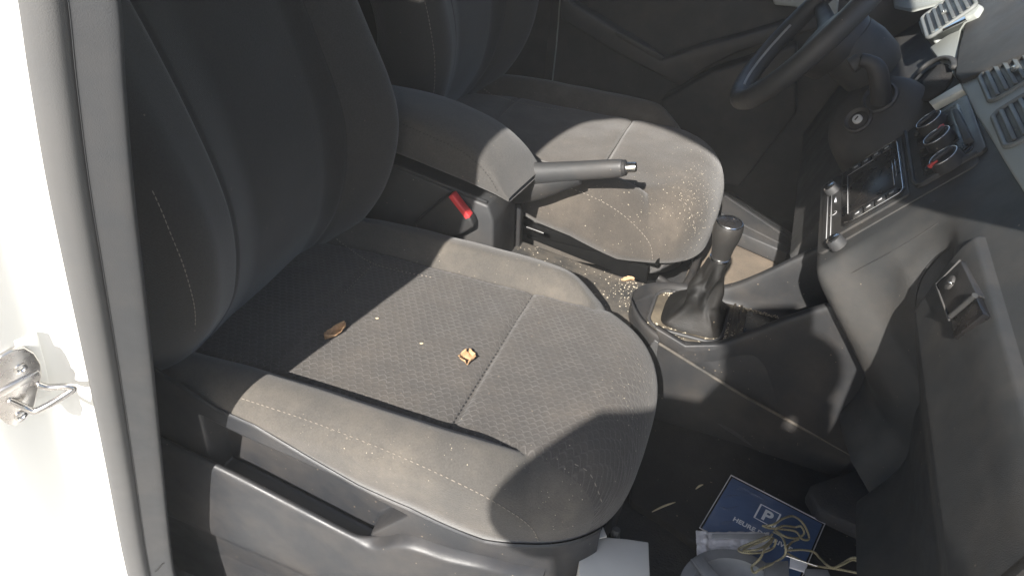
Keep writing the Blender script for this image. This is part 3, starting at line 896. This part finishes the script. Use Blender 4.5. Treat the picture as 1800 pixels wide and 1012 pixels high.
lathe('stalk_end', [(.012, 0), (.013, .003), (.013, .016), (.010, .018)], un(1512, 106, y=.54), un(1503, 112, y=.538)-un(1512, 106, y=.54), DGR, sc_, 18)
# ignition lock and wiper stalk
igc = un(1528, 196, y=.550); iga = (SN*.75+(CAM-igc).normalized()*.65).normalized()
lathe('ignition_housing', [(.100, -.10), (.090, -.040), (.078, -.016), (.058, -.004), (.03, .0)], igc, iga, DSH, dash, 48)
igp = unp(1509, 212, igc+iga*.0, iga)
ig = lathe('ignition_lock', [(.024, -.01), (.0245, .004), (.022, .006), (.019, .002), (.017, .0)], igp, iga, DGR, dash, 40)
lathe('lock_face', [(.0165, 0), (.016, .002), (.010, .003)], igp, iga, BLK, ig, 32)
lathe('key_barrel', [(.0085, .002), (.0082, .007), (.0072, .0082), (.003, .0082)], igp, iga, LGT, ig, 28)
fx_, fy_, fz_ = frame(iga)
box('key_slot', igp+iga*.0085, (.0022, .008, .001), BLK, ig, (fx_, fy_, fz_))
spt = unp(1547, 172, igc+iga*.0, iga)
lathe('stalk_collar', [(.030, -.01), (.0305, .003), (.027, .006), (.024, -.001)], spt, iga, DGR, sc_, 36)

# ------------------------------------------------------------------ driver door (far side)
dd = thing('driver_door', 'dark grey inside panel of the closed driver door on the far side', 'car door', (.45, 1.16, .09))
box('door_panel', (.70, 1.185, .32), (1.34, .04, .86), DSH, dd, bevel=.008)
def dq(px, y=1.165): return [un(*p, y=y) for p in px]
ar = dq([(985, -10), (1010, 8), (1098, 62), (1165, 106), (1225, 84), (1300, 64), (1440, 22), (1440, 52), (1300, 92), (1240, 122), (1195, 152), (1170, 140), (1085, 95), (985, 35)], 1.12)
prism('armrest_band', ar, (0, .045, 0), DGR, dd, .008, 3)
prism('pull_cap', dq([(1080, 58), (1098, 62), (1168, 101), (1160, 108), (1085, 66)], 1.112), (0, .008, 0), DSH, dd, .002)
prism('door_pocket', dq([(1160, 178), (1250, 128), (1400, 80), (1400, 200), (1300, 330), (1180, 300)], 1.10), (0, .06, 0), BLK, dd, .008, 3)
prism('window_sill', dq([(1360, 10), (1352, -30), (1480, -40), (1470, 40), (1400, 14)], 1.13), (0, .05, 0), DSL, dd, .006, 3)

# ------------------------------------------------------------------ car body on the near side, roof, far pillar, floor
body = thing('car', 'white car shell with grey pillar trim and door seal around its open doorway', 'car', (0, -.45, -.10))
pin = [un(x, y, y=yy) for x, y, yy in ((300, 980, -.360), (283, 820, -.370), (265, 640, -.393), (247, 480, -.405), (230, 330, -.41), (216, 160, -.41), (205, 0, -.41))]
path = [(.06, -.10, .05), (-.03, -.07, .05), (-.045, .0, .05)]+[(p.x, p.z, p.y+.41) for p in pin]+[(.172, 1.00), (.176, 1.10), (.190, 1.19), (.218, 1.262), (.255, 1.296), (.305, 1.316), (.40, 1.308), (.505, 1.262), (.62, 1.205), (.74, 1.135), (.86, 1.055), (.98, .96), (1.08, .86), (1.14, .74), (1.16, .5), (1.14, .2), (1.08, 0), (1.0, -.08), (.9, -.10), (.5, -.10)]
PP = spline([Vector((q[0], q[2] if len(q) > 2 else 0, q[1])) for q in path], 330, True)
def strip(name, prof, mat, parent, i0=0, i1=None, ring=True):
    n = len(PP); rows = []
    idx = range(n) if ring else range(i0, i1)
    for i in idx:
        t = (PP[(i+2) % n]-PP[i-2]).normalized(); w = Vector((-t.z, 0, t.x)).normalized()
        if ring is not None: pass
        rows.append([PP[i]+w*a+Vector((0, b, 0)) for a, b in prof])
    return mk(name, [v for r in rows for v in r], gridfaces(len(rows), len(prof), ring, False), mat, parent)
def dens(pts, n): return [(p.x, p.y) for p in spline([Vector((a, b, 0)) for a, b in pts], n)]
# direction check: w must point away from the opening
t = (PP[60]-PP[56]).normalized(); sgn = 1 if (-t.z) < 0 else -1
def sg(pr): return [(a*sgn, b) for a, b in pr]
trim = strip('pillar_trim', sg(dens([(.22, -.27), (.13, -.32), (.06, -.365), (.020, -.390), (.006, -.400), (.0, -.408), (.003, -.413), (.014, -.419), (.026, -.425), (.0270, -.4265), (.0285, -.4255), (.030, -.4235), (.0325, -.416)], 48)), TRIM, body)
seal = strip('door_seal', sg(dens([(.031, -.417), (.0315, -.429), (.034, -.435), (.040, -.440), (.049, -.443), (.058, -.440), (.062, -.434), (.061, -.425)], 26)), RUB, body)
shellb = strip('body_panel', sg([(.056, -.420), (.066, -.422), (.082, -.425), (.094, -.429), (.100, -.434), (.106, -.442), (.111, -.460), (.117, -.48), (.123, -.50), (.131, -.52), (.142, -.533), (.16, -.541), (.19, -.546), (.25, -.55)]), WHT, body)
TBODY = [bvh(shellb)]
TTRIM = [bvh(trim)]
# trim joint near the foot and groove line
bm = bmesh.new()
P = [hit(TTRIM, x, y) for x, y in ((274, 1003), (288, 988), (304, 976))]
P = [h[0]+h[1]*.0003 for h in P if h]
if len(P) > 1: sweep(bm, P, .0012, 6)
frombm('trim_joint', bm, BLK, body)
# outer skin behind the pillar, roof, windscreen header and added rear light block
mk('outer_skin', [(-1.6, -.548, -.2), (-.27, -.548, -.2), (-.19, -.548, .55), (-.07, -.548, 1.0), (.03, -.548, 1.2), (.05, -.548, 1.44), (-1.6, -.548, 1.44)], [(0, 1, 2, 3, 4, 5, 6)], WHT, body, False)
prism('roof', [Vector((-.7, -.42, 1.37)), Vector((.25, -.42, 1.41)), Vector((.55, -.42, 1.385)), Vector((.84, -.42, 1.30)), Vector((.86, -.42, 1.33)), Vector((.56, -.42, 1.425)), Vector((.25, -.42, 1.45)), Vector((-.7, -.42, 1.43))], (0, 1.60, 0), DSL, body, 0)
prism('rear_light_block', [Vector((-.72, -.42, -.1)), Vector((-.72, 1.2, -.1)), Vector((-.72, 1.2, 1.42)), Vector((-.72, -.42, 1.42))], (.02, 0, 0), BLK, body, 0)  # unseen wall added to stop sky light filling the cabin from behind
prism('far_pillar', [Vector((-.72, 1.17, -.1)), Vector((.045, 1.17, -.1)), Vector((.062, 1.17, .32)), Vector((.07, 1.17, .56)), Vector((.18, 1.17, 1.38)), Vector((-.72, 1.17, 1.38))], (0, .04, 0), BLK, body, .004)
tube('far_seam', [un(985, -5, y=1.162), un(978, 80, y=1.162), (un(970, 152, y=1.162))], .0022, DSL, body, 8)
prism('firewall', [Vector((1.36, -.40, -.1)), Vector((1.36, 1.2, -.1)), Vector((1.36, 1.2, .76)), Vector((1.36, -.40, .76))], (.02, 0, 0), BLK, body, 0)

prism('roof_rail', [Vector((p[0], -.44, p[1])) for p in ((.20, 1.30), (.26, 1.335), (.32, 1.35), (.42, 1.345), (.52, 1.30), (.64, 1.24), (.76, 1.17), (.87, 1.10), (.90, 1.20), (.86, 1.325), (.56, 1.42), (.25, 1.445), (.0, 1.44), (.10, 1.2), (.16, 1.22))], (0, .03, 0), WHT, body, 0)
# striker
so, sn = hit(TBODY, 30, 672) or (un(30, 672, y=-.45), Vector((.8, -.6, 0)))
sk = thing('door_striker', 'bright steel door striker with a U shaped loop on the white pillar', 'door striker', so)
sn = (sn.normalized()+Vector((.1, -.12, .03))).normalized(); so = so+sn*.004
def sp_(px, py, n=0.): return unp(px, py, so+sn*n, sn)
pl = [sp_(*p, .005) for p in ((-14, 650), (0, 628), (22, 616), (45, 612), (62, 622), (73, 640), (75, 660), (70, 676), (62, 712), (45, 738), (28, 750), (12, 746), (0, 736), (-14, 700))]
prism('plate', pl, -sn*.006, STEEL, sk, .002, 3)
for px in ((36, 647), (36, 730)):
    lathe('screw', [(.0065, 0), (.0065, .0015), (.004, .002), (.003, .0)], sp_(*px, .005), sn, CHR, sk, 24)
bm = bmesh.new(); lo = [sp_(66, 675, .004), sp_(85, 680, .010), sp_(118, 679, .020), sp_(128, 684, .024), sp_(98, 704, .023), sp_(68, 720, .020), sp_(58, 722, .017), sp_(40, 714, .010), sp_(14, 702, .004)]
sweep(bm, spline(lo, 60), .0038, 12); frombm('loop', bm, STEEL, sk)
prism('raised_bar', [sp_(*p, .0075) for p in ((-5, 690), (68, 652), (74, 660), (0, 700))], -sn*.004, STEEL, sk, .001)
prism('seat_pad', [sp_(*p, -.0005) for p in ((25, 600), (66, 586), (80, 640), (90, 690), (60, 700))], -sn*.004, WHT, sk, .001)

# floors
fl = mk('floor', [(-.70, -.24, .06), (1.36, -.24, .06), (1.36, 1.2, .06), (-.70, 1.2, .06)], [(0, 1, 2, 3)], CARP, None, False); tag(fl, kind='structure')
sill = prism('door_sill', [Vector((-.3, -.44, -.20)), Vector((1.2, -.44, -.20)), Vector((1.2, -.29, -.14)), Vector((-.3, -.29, -.14))], (0, 0, -.04), BLK, body, .006)
mp = [un(x, y, z=.088) for x, y in ((1108, 878), (1160, 908), (1228, 958), (1300, 1040), (1700, 1100), (1750, 900), (1500, 760), (1180, 640), (1120, 740))]
tag(prism('floor_mat', mp, (0, 0, -.02), MATB, None, .004), 'black floor mat in the passenger footwell, under the blue card', 'floor mat')
tag(prism('floor_mat', [Vector((.56, .45, .080)), Vector((.98, .45, .080)), Vector((.98, 1.05, .080)), Vector((.56, 1.05, .080))], (0, 0, -.015), SAND, None, .004), 'brown dusty floor mat in the driver footwell, beyond the gear lever', 'floor mat')
sl = thing('threshold_strip', 'ribbed dark plastic strip in the sunlit driver footwell behind the gear knob', 'floor trim', un(1330, 395, z=.12))
ss_poly = [un(x, y, z=.125) for x, y in ((1262, 332), (1290, 338), (1410, 425), (1385, 445), (1262, 392))]
prism('strip_body', ss_poly, (0, 0, -.04), DGR, sl, .004)
for k, (a, b) in enumerate((((1275, 345), (1405, 432)), ((1282, 341), (1412, 426)), ((1268, 376), (1395, 440)))):
    tube('rib', [un(*a, z=.127), un(*b, z=.127)], .004, DGR, sl, 8)
tb = prism('footrest', [un(x, y, z=.13) for x, y in ((1421, 862), (1426, 850), (1450, 842), (1600, 790), (1720, 770), (1760, 1040), (1640, 985), (1500, 922), (1440, 895))], (0, 0, -.03), CARP, None, .006)
tag(tb, 'dark carpeted foot rest at the front of the passenger footwell', 'foot rest')

# ------------------------------------------------------------------ things lying in the footwell
pz = .105
q = [un(x, y, z=pz) for x, y in ((1285, 835), (1450, 920), (1410, 988), (1233, 940))]
pd = thing('parking_disc', 'blue French parking disc in a clear sleeve lying on the black floor mat', 'parking disc', sum(q, Vector())/4)
ex = (q[1]-q[0]).normalized(); eyv = Vector((0, 0, 1)).cross(ex)                      # ex: text direction, eyv: up the card
W = (q[1]-q[0]).length; Hc = .135
def card(a, b, z=0.): return q[0]+ex*(a*W)-eyv*(b*Hc)+Vector((0, 0, z))
crd = prism('card', [card(.02, .02), card(.98, .02), card(.98, .98), card(.02, .98)], (0, 0, -.004), BLUE, pd, .0008)
bm = bmesh.new(); sweep(bm, [card(0, 0, .0005), card(1, 0, .0005), card(1, 1, .0005), card(0, 1, .0005)], .0012, 8, True); frombm('sleeve_edge', bm, FROST, pd)
def text(body_, size, pos, name, mat, parent, bold=0.0):
    cu = bpy.data.curves.new('t', 'FONT'); cu.body = body_; cu.size = size; cu.extrude = .0002; cu.align_x = 'CENTER'; cu.offset = bold
    ob = bpy.data.objects.new('t', cu); COL.objects.link(ob); bpy.context.view_layer.update()
    me = bpy.data.meshes.new_from_object(ob.evaluated_get(bpy.context.evaluated_depsgraph_get()))
    bpy.data.objects.remove(ob)
    me.transform(Matrix((ex, eyv, ex.cross(eyv))).transposed().to_4x4()); me.transform(Matrix.Translation(pos))
    me.name = name
    return link(name, me, mat, parent, False)
pc = unp(1349, 906, q[0]+Vector((0, 0, .001)), Vector((0, 0, 1)))
text('P', .032, pc-eyv*.0112, 'letter_p', WINK, crd, .0009)
bm = bmesh.new(); hs = .0165
for a, b, s in ((0, hs, (2*hs, .0012)), (0, -hs, (2*hs, .0012)), (hs, 0, (.0012, 2*hs)), (-hs, 0, (.0012, 2*hs))):
    box_bm(bm, pc+ex*a+eyv*b-Vector((0, 0, .0001)), (s[0]+.0016, s[1], .0006), (ex, eyv, Vector((0, 0, 1))))
frombm('frame', bm, WINK, crd, False)
tp = unp(1288, 908, q[0]+Vector((0, 0, .001)), Vector((0, 0, 1)))
wtx = text("HEURE D'ARRIV\u00c9E", .0122, tp+ex*.0505-eyv*.006, 'lettering', WINK, crd, .0004)

bm = bmesh.new()
for pts in (((520, 187), (580, 182), (650, 192)), ((430, 258), (490, 246), (565, 238)), ((400, 330), (440, 348), (480, 352), (560, 325)), ((400, 476), (450, 465), (530, 452)), ((640, 215), (700, 240), (780, 280))):
    P = spline([un(1180+a/4.737, 820+b/4.737, z=pz+.0004) for a, b in pts], 20)
    sweep(bm, P, lambda t: .0004+.0022*math.sin(PI*clamp(t, .02, .98)), 8, flat=1)
frombm('film_wrinkle', bm, CLR, pd)
pk = thing('plastic_packet', 'crumpled white plastic packet lying across the lower edge of the blue card', 'packet', un(1270, 955, z=.115))
def pk_pt(u, v):
    a = un(1222, 935, z=.122).lerp(un(1352, 935, z=.122), u); b = un(1224, 979, z=.118).lerp(un(1352, 966, z=.118), u)
    p = a.lerp(b, v)
    p.z += .003*noise.noise(Vector((u*7, v*4, 1)))+.0015*noise.noise(Vector((u*21, v*9, 5)))+(.004 if u < .16 else 0)*sst(.2, .12, u)
    return p
pko = grid('film', pk_pt, 50, 24, FROST, pk); sol = pko.modifiers.new('t', 'SOLIDIFY'); sol.thickness = .0015
pkl = prism('label_strip', [un(x, y, z=.1275) for x, y in ((1252, 937), (1345, 937), (1345, 946), (1252, 946))], (0, 0, -.0012), GREYM, pk, .0003)

tub = thing('plastic_tub', 'round grey plastic tub with flat rim and clip straps under the tangled cord', 'tub', un(1298, 1060, z=.09))
tc = un(1298, 1058, z=.125)
lathe('bowl', [(.086, .0), (.0865, .003), (.070, .004), (.068, .0), (.062, -.035), (.0, -.035)], tc, (0, 0, 1), GPL, tub, 64, False)
for pts in (((1214, 981), (1236, 976), (1268, 1016), (1240, 1016)), ((1345, 988), (1386, 984), (1388, 1016), (1342, 1016)), ((1414, 998), (1455, 1000), (1462, 1016), (1416, 1016))):
    prism('strap', [un(x, y, z=.134) for x, y in pts], (0, 0, -.004), GPL, tub, .001)
prism('clear_clip', [un(x, y, z=.137) for x, y in ((1390, 976), (1420, 988), (1414, 1004), (1388, 996))], (0, 0, -.003), FROST, tub, .0008)
tube('wire_edge', [un(x, y, z=.138) for x, y in ((1382, 976), (1412, 986), (1436, 994))], .0012, CHR, tub, 8)

# cord
def cpx(pts): return [(1180+a/4.737, 820+b/4.737) for a, b in pts]
cords = [
 [(760, 490), (850, 480), (930, 430), (1010, 410), (1080, 450), (1130, 530), (1145, 600), (1090, 600), (1040, 540), (940, 520), (820, 510), (760, 490)],
 [(880, 510), (940, 490), (1030, 500), (1080, 495), (1105, 550), (1060, 590), (990, 590), (930, 570), (860, 520)],
 [(850, 540), (920, 580), (950, 660), (940, 740), (850, 800), (740, 850), (690, 880), (670, 830), (740, 760), (780, 680), (835, 620), (800, 580), (720, 610), (600, 660), (560, 690), (620, 715), (760, 710), (850, 670), (870, 600)],
 [(840, 560), (800, 600), (700, 640), (600, 690), (700, 690), (790, 650), (850, 590)],
 [(1060, 600), (1000, 630), (960, 690), (1080, 690), (1180, 705), (1230, 750), (1290, 810), (1350, 838), (1430, 800), (1500, 758), (1560, 765), (1625, 825)],
 [(970, 720), (1080, 780), (1200, 822), (1330, 842), (1450, 862), (1600, 890)],
 [(1340, 845), (1420, 815), (1500, 775), (1560, 785), (1600, 815)]]
bm = bmesh.new()
for k, c in enumerate(cords):
    pp = cpx(c)
    base = [un(x, y, z=.128+.010*math.sin(i*1.9+k*2.1)+(.012 if x < 1385 else -.012)) for i, (x, y) in enumerate(pp)]
    n = 40*len(base); P = spline(base, n)
    L = [0]
    for a, b in zip(P, P[1:]): L.append(L[-1]+(b-a).length)
    for s in range(3):
        Q = []
        for i, p in enumerate(P):
            t = (P[min(i+1, n-1)]-P[max(i-1, 0)]).normalized(); x, y, z = frame(t); a = L[i]*2*PI/.0085+s*2*PI/3
            Q.append(p+(x*math.cos(a)+y*math.sin(a))*.0009)
        sweep(bm, Q, .00105, 5)
tag(frombm('cord', bm, ROPE), 'tangled beige twisted cord lying over the blue card and tub', 'cord')

# folded paper and small bottle
pa = thing('paper_box', 'pale white folded paper box in front of the passenger seat, at the bottom edge', 'paper', un(1080, 1000, z=.10))
prism('box_body', [un(x, y, z=.165) for x, y in ((1018, 976), (1052, 942), (1100, 946), (1140, 952), (1143, 1030), (1018, 1030))], (0, 0, -.07), WPAP, pa, .0015)
prism('flap', [un(x, y, z=.172) for x, y in ((1050, 946), (1060, 925), (1067, 942))], (0, 0, -.003), WPAP, pa, .0005)
bo = un(1080, 945, z=.15)
bt = thing('small_bottle', 'small dark bottle with metal neck poking out behind the white paper box', 'bottle', bo-Vector((0, 0, .06)))
lathe('glass_body', [(.010, -.06), (.0125, -.055), (.0125, -.006), (.008, .0)], bo, (0, 0, 1), GLB, bt, 24)
lathe('neck', [(.0095, 0), (.0095, .003), (.0070, .006)], bo, (0, 0, 1), CHR, bt, 24)
lathe('cap', [(.0062, .005), (.0062, .020), (.005, .0215)], bo, (0, 0, 1), DGR, bt, 24)

# leaves, straws, crumbs
def leaf(px, size, ang, trees, label, curl=.35, seed=1, wid=.42):
    p, n = hit(trees, *px); x, y, z = frame(n, (1, 0, 0)); c, s = math.cos(ang), math.sin(ang)
    ax_, ay_ = x*c+y*s, y*c-x*s
    vs = []; nu, nv_ = 22, 13
    for i in range(nu):
        u = i/(nu-1)
        for j in range(nv_):
            v = j/(nv_-1)*2-1
            w = wid*size*math.sin(PI*clamp(u*.93+.04))**.8*(1+.28*noise.noise(Vector((u*9, v*2, seed))))
            h = size*(.16*math.sin(u*4+seed)+curl*v*v*.9+.06*noise.noise(Vector((u*5, v*3, seed+9))))
            vs.append(p+ax_*(u-.5)*size+ay_*v*w*.5+n*(abs(h)*.6+.0012))
    o = mk('dry_leaf', vs, gridfaces(nu, nv_), LEAF); so_ = o.modifiers.new('t', 'SOLIDIFY'); so_.thickness = .0004
    tag(o, label, 'leaf', 'dry leaves in the car'); return o
leaf((590, 587), .040, 2.78, TC, 'curled brown dry leaf in the shade near the back of the passenger cushion', .5, 3, .45)
leaf((822, 632), .034, -2.78, TC, 'tan torn dry leaf in the sun on the middle of the passenger cushion', .5, 8, .75)
tr_t = [BVHTree.FromPolygons([tun_pt(i/20, j/20) for i in range(21) for j in range(21)], gridfaces(21, 21))]
leaf((1103, 494), .026, 1.99, tr_t, 'orange brown dry leaf on the dusty tunnel beside the gear lever', .4, 5, .40)
def straw(a, b, z, label):
    P = spline([un(*a, z=z), un((a[0]+b[0])/2, (a[1]+b[1])/2-1.5, z=z+.002), un(*b, z=z)], 12)
    bm = bmesh.new(); sweep(bm, P, lambda t: .0004+.0013*math.sin(PI*clamp(t*.9+.05)), 6); tag(frombm('straw', bm, STRAW), label, 'straw', 'bits of straw on the floor')
straw((1146, 899), (1187, 882), .091, 'longer bit of dry straw on the black floor mat')
straw((1223, 859), (1236, 851), .091, 'short pale bit of straw on the black mat near the blue card')
# crumbs scattered over seats, tunnel and console: nobody could count them
bm = bmesh.new()
def crumb(p, n, r):
    x, y, z = frame(n)
    vs = []
    for d in (x, y, -x, -y): vs.append(bm.verts.new(p+d*r*random.uniform(.5, 1.3)))
    t = bm.verts.new(p+n*r*random.uniform(.5, .9))
    for i in range(4): bm.faces.new((vs[i], vs[(i+1) % 4], t))
def scatter(trees, cx, cy, sx, sy, n, r0, r1):
    for _ in range(n):
        h = hit(trees, random.gauss(cx, sx), random.gauss(cy, sy))
        if h: crumb(h[0], h[1], random.uniform(r0, r1)*random.choice((.5, .7, 1, 1)))
scatter(TD, 1230, 350, 22, 50, 330, .0005, .0013)
scatter(TD, 1190, 330, 50, 40, 120, .0005, .0013)
scatter(TD, 1100, 390, 60, 40, 60, .0005, .0014)
scatter(TC, 1110, 690, 30, 60, 130, .0004, .0009)
scatter(TC, 960, 860, 70, 50, 50, .0004, .0010)
scatter(TC, 760, 460, 120, 30, 60, .0004, .0009)
scatter(TC, 700, 790, 120, 30, 60, .0004, .0009)
scatter(tr_t, 1050, 480, 60, 35, 240, .0005, .0018)
scatter(tr_t, 1115, 515, 20, 20, 190, .0006, .0022)
scatter(tr_t, 935, 425, 12, 12, 60, .0006, .0018)
for _ in range(760):
    a = random.random()
    if a < .5: x = random.gauss(.655, .016); y = random.gauss(.27, .022)
    elif a < .75: x = random.uniform(.68, .78); y = random.gauss(.372, .006)
    else: x = random.uniform(.53, .60); y = .305+random.choice((-1, 1))*random.uniform(.045, .07)
    crumb(Vector((x, y, TZ+.0042)), Vector((0, 0, 1)), random.uniform(.0005, .0022))
tag(frombm('crumbs', bm, CRUMB, None, False), 'pale crumbs and grit scattered over the seats and console', 'crumbs', kind='stuff')
hs2 = [hit(TC, *p) for p in ((741, 604), (663, 560))]
for h, lb in zip(hs2, ('tiny pale seed on the sunlit cushion left of the tan leaf', 'tiny pale seed at the shadow edge on the cushion')):
    tag(lathe('seed', [(.0004, -.003), (.0014, -.001), (.0014, .001), (.0004, .003)], h[0]+h[1]*.001, (1, .3, .1), STRAW, None, 8), lb, 'seed')

# ------------------------------------------------------------------ outside ground
gr = mk('ground', [(-7, -7, -.38), (7, -7, -.38), (7, 7, -.38), (-7, 7, -.38)], [(0, 1, 2, 3)], m_simple('pavement', (.38, .36, .33), .9, 0, .3, .15, 3), None, False)
tag(gr, kind='structure')

# ------------------------------------------------------------------ the person taking the picture, just outside the doorway
def skin(name, nodes, edges, mat, parent, root=0):
    me = bpy.data.meshes.new(name); me.from_pydata([n[:3] for n in nodes], edges, [])
    o = link(name, me, mat, parent, False)
    md = o.modifiers.new('skin', 'SKIN'); md.use_smooth_shade = True
    for i, n in enumerate(nodes):
        d = me.skin_vertices[0].data[i]; d.radius = (n[3], n[4] if len(n) > 4 else n[3]); d.use_root = (i == root)
    ss = o.modifiers.new('sub', 'SUBSURF'); ss.levels = 2; ss.render_levels = 2
    return o
per = thing('person', 'person in a dark jacket standing at the open doorway and holding up a phone', 'person', (.72, -1.2, -.38))
skin('body', [(.72, -1.21, 1.06, .06), (.72, -1.19, 1.14, .052), (.72, -1.16, 1.20, .06, .07), (.72, -1.155, 1.28, .075, .092), (.72, -1.16, 1.36, .05, .06)], [(0, 1), (1, 2), (2, 3), (3, 4)], m_simple('skin', (.45, .28, .20), .5), per)
skin('hair', [(.735, -1.185, 1.22, .085), (.735, -1.19, 1.31, .112), (.735, -1.165, 1.375, .08)], [(0, 1), (1, 2)], m_simple('hair', (.04, .03, .02), .6), per)
JK = m_simple('jacket_cloth', (.04, .045, .06), .9)
skin('jacket', [(.70, -1.21, .55, .23, .14), (.70, -1.21, .75, .23, .14), (.70, -1.21, .95, .22, .14), (.71, -1.20, 1.09, .11, .09),
  (.505, -1.19, 1.09, .075), (.44, -1.13, .90, .066), (.615, -1.0, .98, .055), (.90, -1.19, 1.09, .075), (.96, -1.13, .90, .066), (.84, -1.0, .98, .055)],
  [(0, 1), (1, 2), (2, 3), (2, 4), (4, 5), (5, 6), (2, 7), (7, 8), (8, 9)], JK, per)
skin('trousers', [(.72, -1.21, .50, .16, .12), (.63, -1.21, .36, .09), (.62, -1.20, .06, .065), (.62, -1.22, -.30, .05), (.62, -1.10, -.34, .04), (.81, -1.21, .36, .09), (.82, -1.20, .06, .065), (.82, -1.22, -.30, .05), (.82, -1.10, -.34, .04)],
  [(0, 1), (1, 2), (2, 3), (3, 4), (0, 5), (5, 6), (6, 7), (7, 8)], m_simple('denim', (.03, .04, .07), .9), per)
for sx, wx in ((-1, .635), (1, .84)):
    hx = .70 if sx < 0 else .80
    nd = [(wx, -.99, .98, .03), (lerp(wx, hx, .6), -.94, 1.04, .034, .02), (hx, -.915, 1.075, .03, .018)]; ed = [(0, 1), (1, 2)]
    for k in range(4):
        i = len(nd); z = 1.055+.018*k
        nd += [(hx-sx*.005, -.905, z, .009), (hx-sx*.022, -.893, z+.003, .0085), (hx-sx*.03, -.897, z+.004, .008)]; ed += [(2, i), (i, i+1), (i+1, i+2)]
    i = len(nd); nd += [(hx-sx*.015, -.935, 1.095, .010), (hx-sx*.04, -.925, 1.105, .009)]; ed += [(1, i), (i, i+1)]
    skin('hand', nd, ed, bpy.data.materials['skin'], per)
ph = CAM-FF*.030+RR*.078-UU*.0
tag(box('phone', ph, (.150, .072, .008), GLB, None, (RR, UU, FF), .004, 3), 'black phone held up in both hands at the doorway', 'phone')

# ------------------------------------------------------------------ added scattering volume: milky lift standing in for lens glare
hz = bpy.data.materials.new('veil_glare'); hz.use_nodes = True; hn = hz.node_tree
hn.nodes.remove(hn.nodes['Principled BSDF']); pv = hn.nodes.new('ShaderNodeVolumePrincipled')
pv.inputs['Color'].default_value = (.95, .96, .95, 1); pv.inputs['Density'].default_value = .014
hn.links.new(pv.outputs[0], hn.nodes['Material Output'].inputs['Volume'])
bm = bmesh.new(); box_bm(bm, (0, 0, .1), (14.6, 14.6, 3.2)); tag(frombm('glare_veil', bm, hz, None, False), kind='stuff')

# ------------------------------------------------------------------ light, world, camera
LD = Vector((.02, 1, -.73)).normalized()
sl_ = bpy.data.lights.new('sun', 'SUN'); sl_.energy = 4.0; sl_.angle = math.radians(.6); sl_.color = (1, .955, .89)
so2 = bpy.data.objects.new('sun', sl_); COL.objects.link(so2); so2.rotation_euler = LD.to_track_quat('-Z', 'Y').to_euler()
w = bpy.data.worlds.new('World'); sc.world = w; w.use_nodes = True
nt = w.node_tree; bgn = nt.nodes['Background']; sky = nt.nodes.new('ShaderNodeTexSky'); sky.sky_type = 'NISHITA'; sky.sun_disc = False
sky.sun_elevation = math.asin(-LD.z); sky.sun_rotation = math.atan2(-LD.x, -LD.y)
nt.links.new(sky.outputs[0], bgn.inputs[0]); bgn.inputs[1].default_value = .075
cam = bpy.data.cameras.new('camera'); co = bpy.data.objects.new('camera', cam); COL.objects.link(co)
cam.sensor_width = 36; cam.sensor_fit = 'HORIZONTAL'; cam.lens = 36*FPX/1800; cam.clip_start = .02; cam.clip_end = 200
Mx = Matrix((RR, UU, -FF)).transposed().to_4x4(); Mx.translation = CAM; co.matrix_world = Mx
sc.camera = co
sc.view_settings.view_transform = 'Standard'; sc.view_settings.look = 'None'; sc.view_settings.gamma = 1
sc.view_settings.exposure = 1.55; sc.view_settings.use_curve_mapping = False
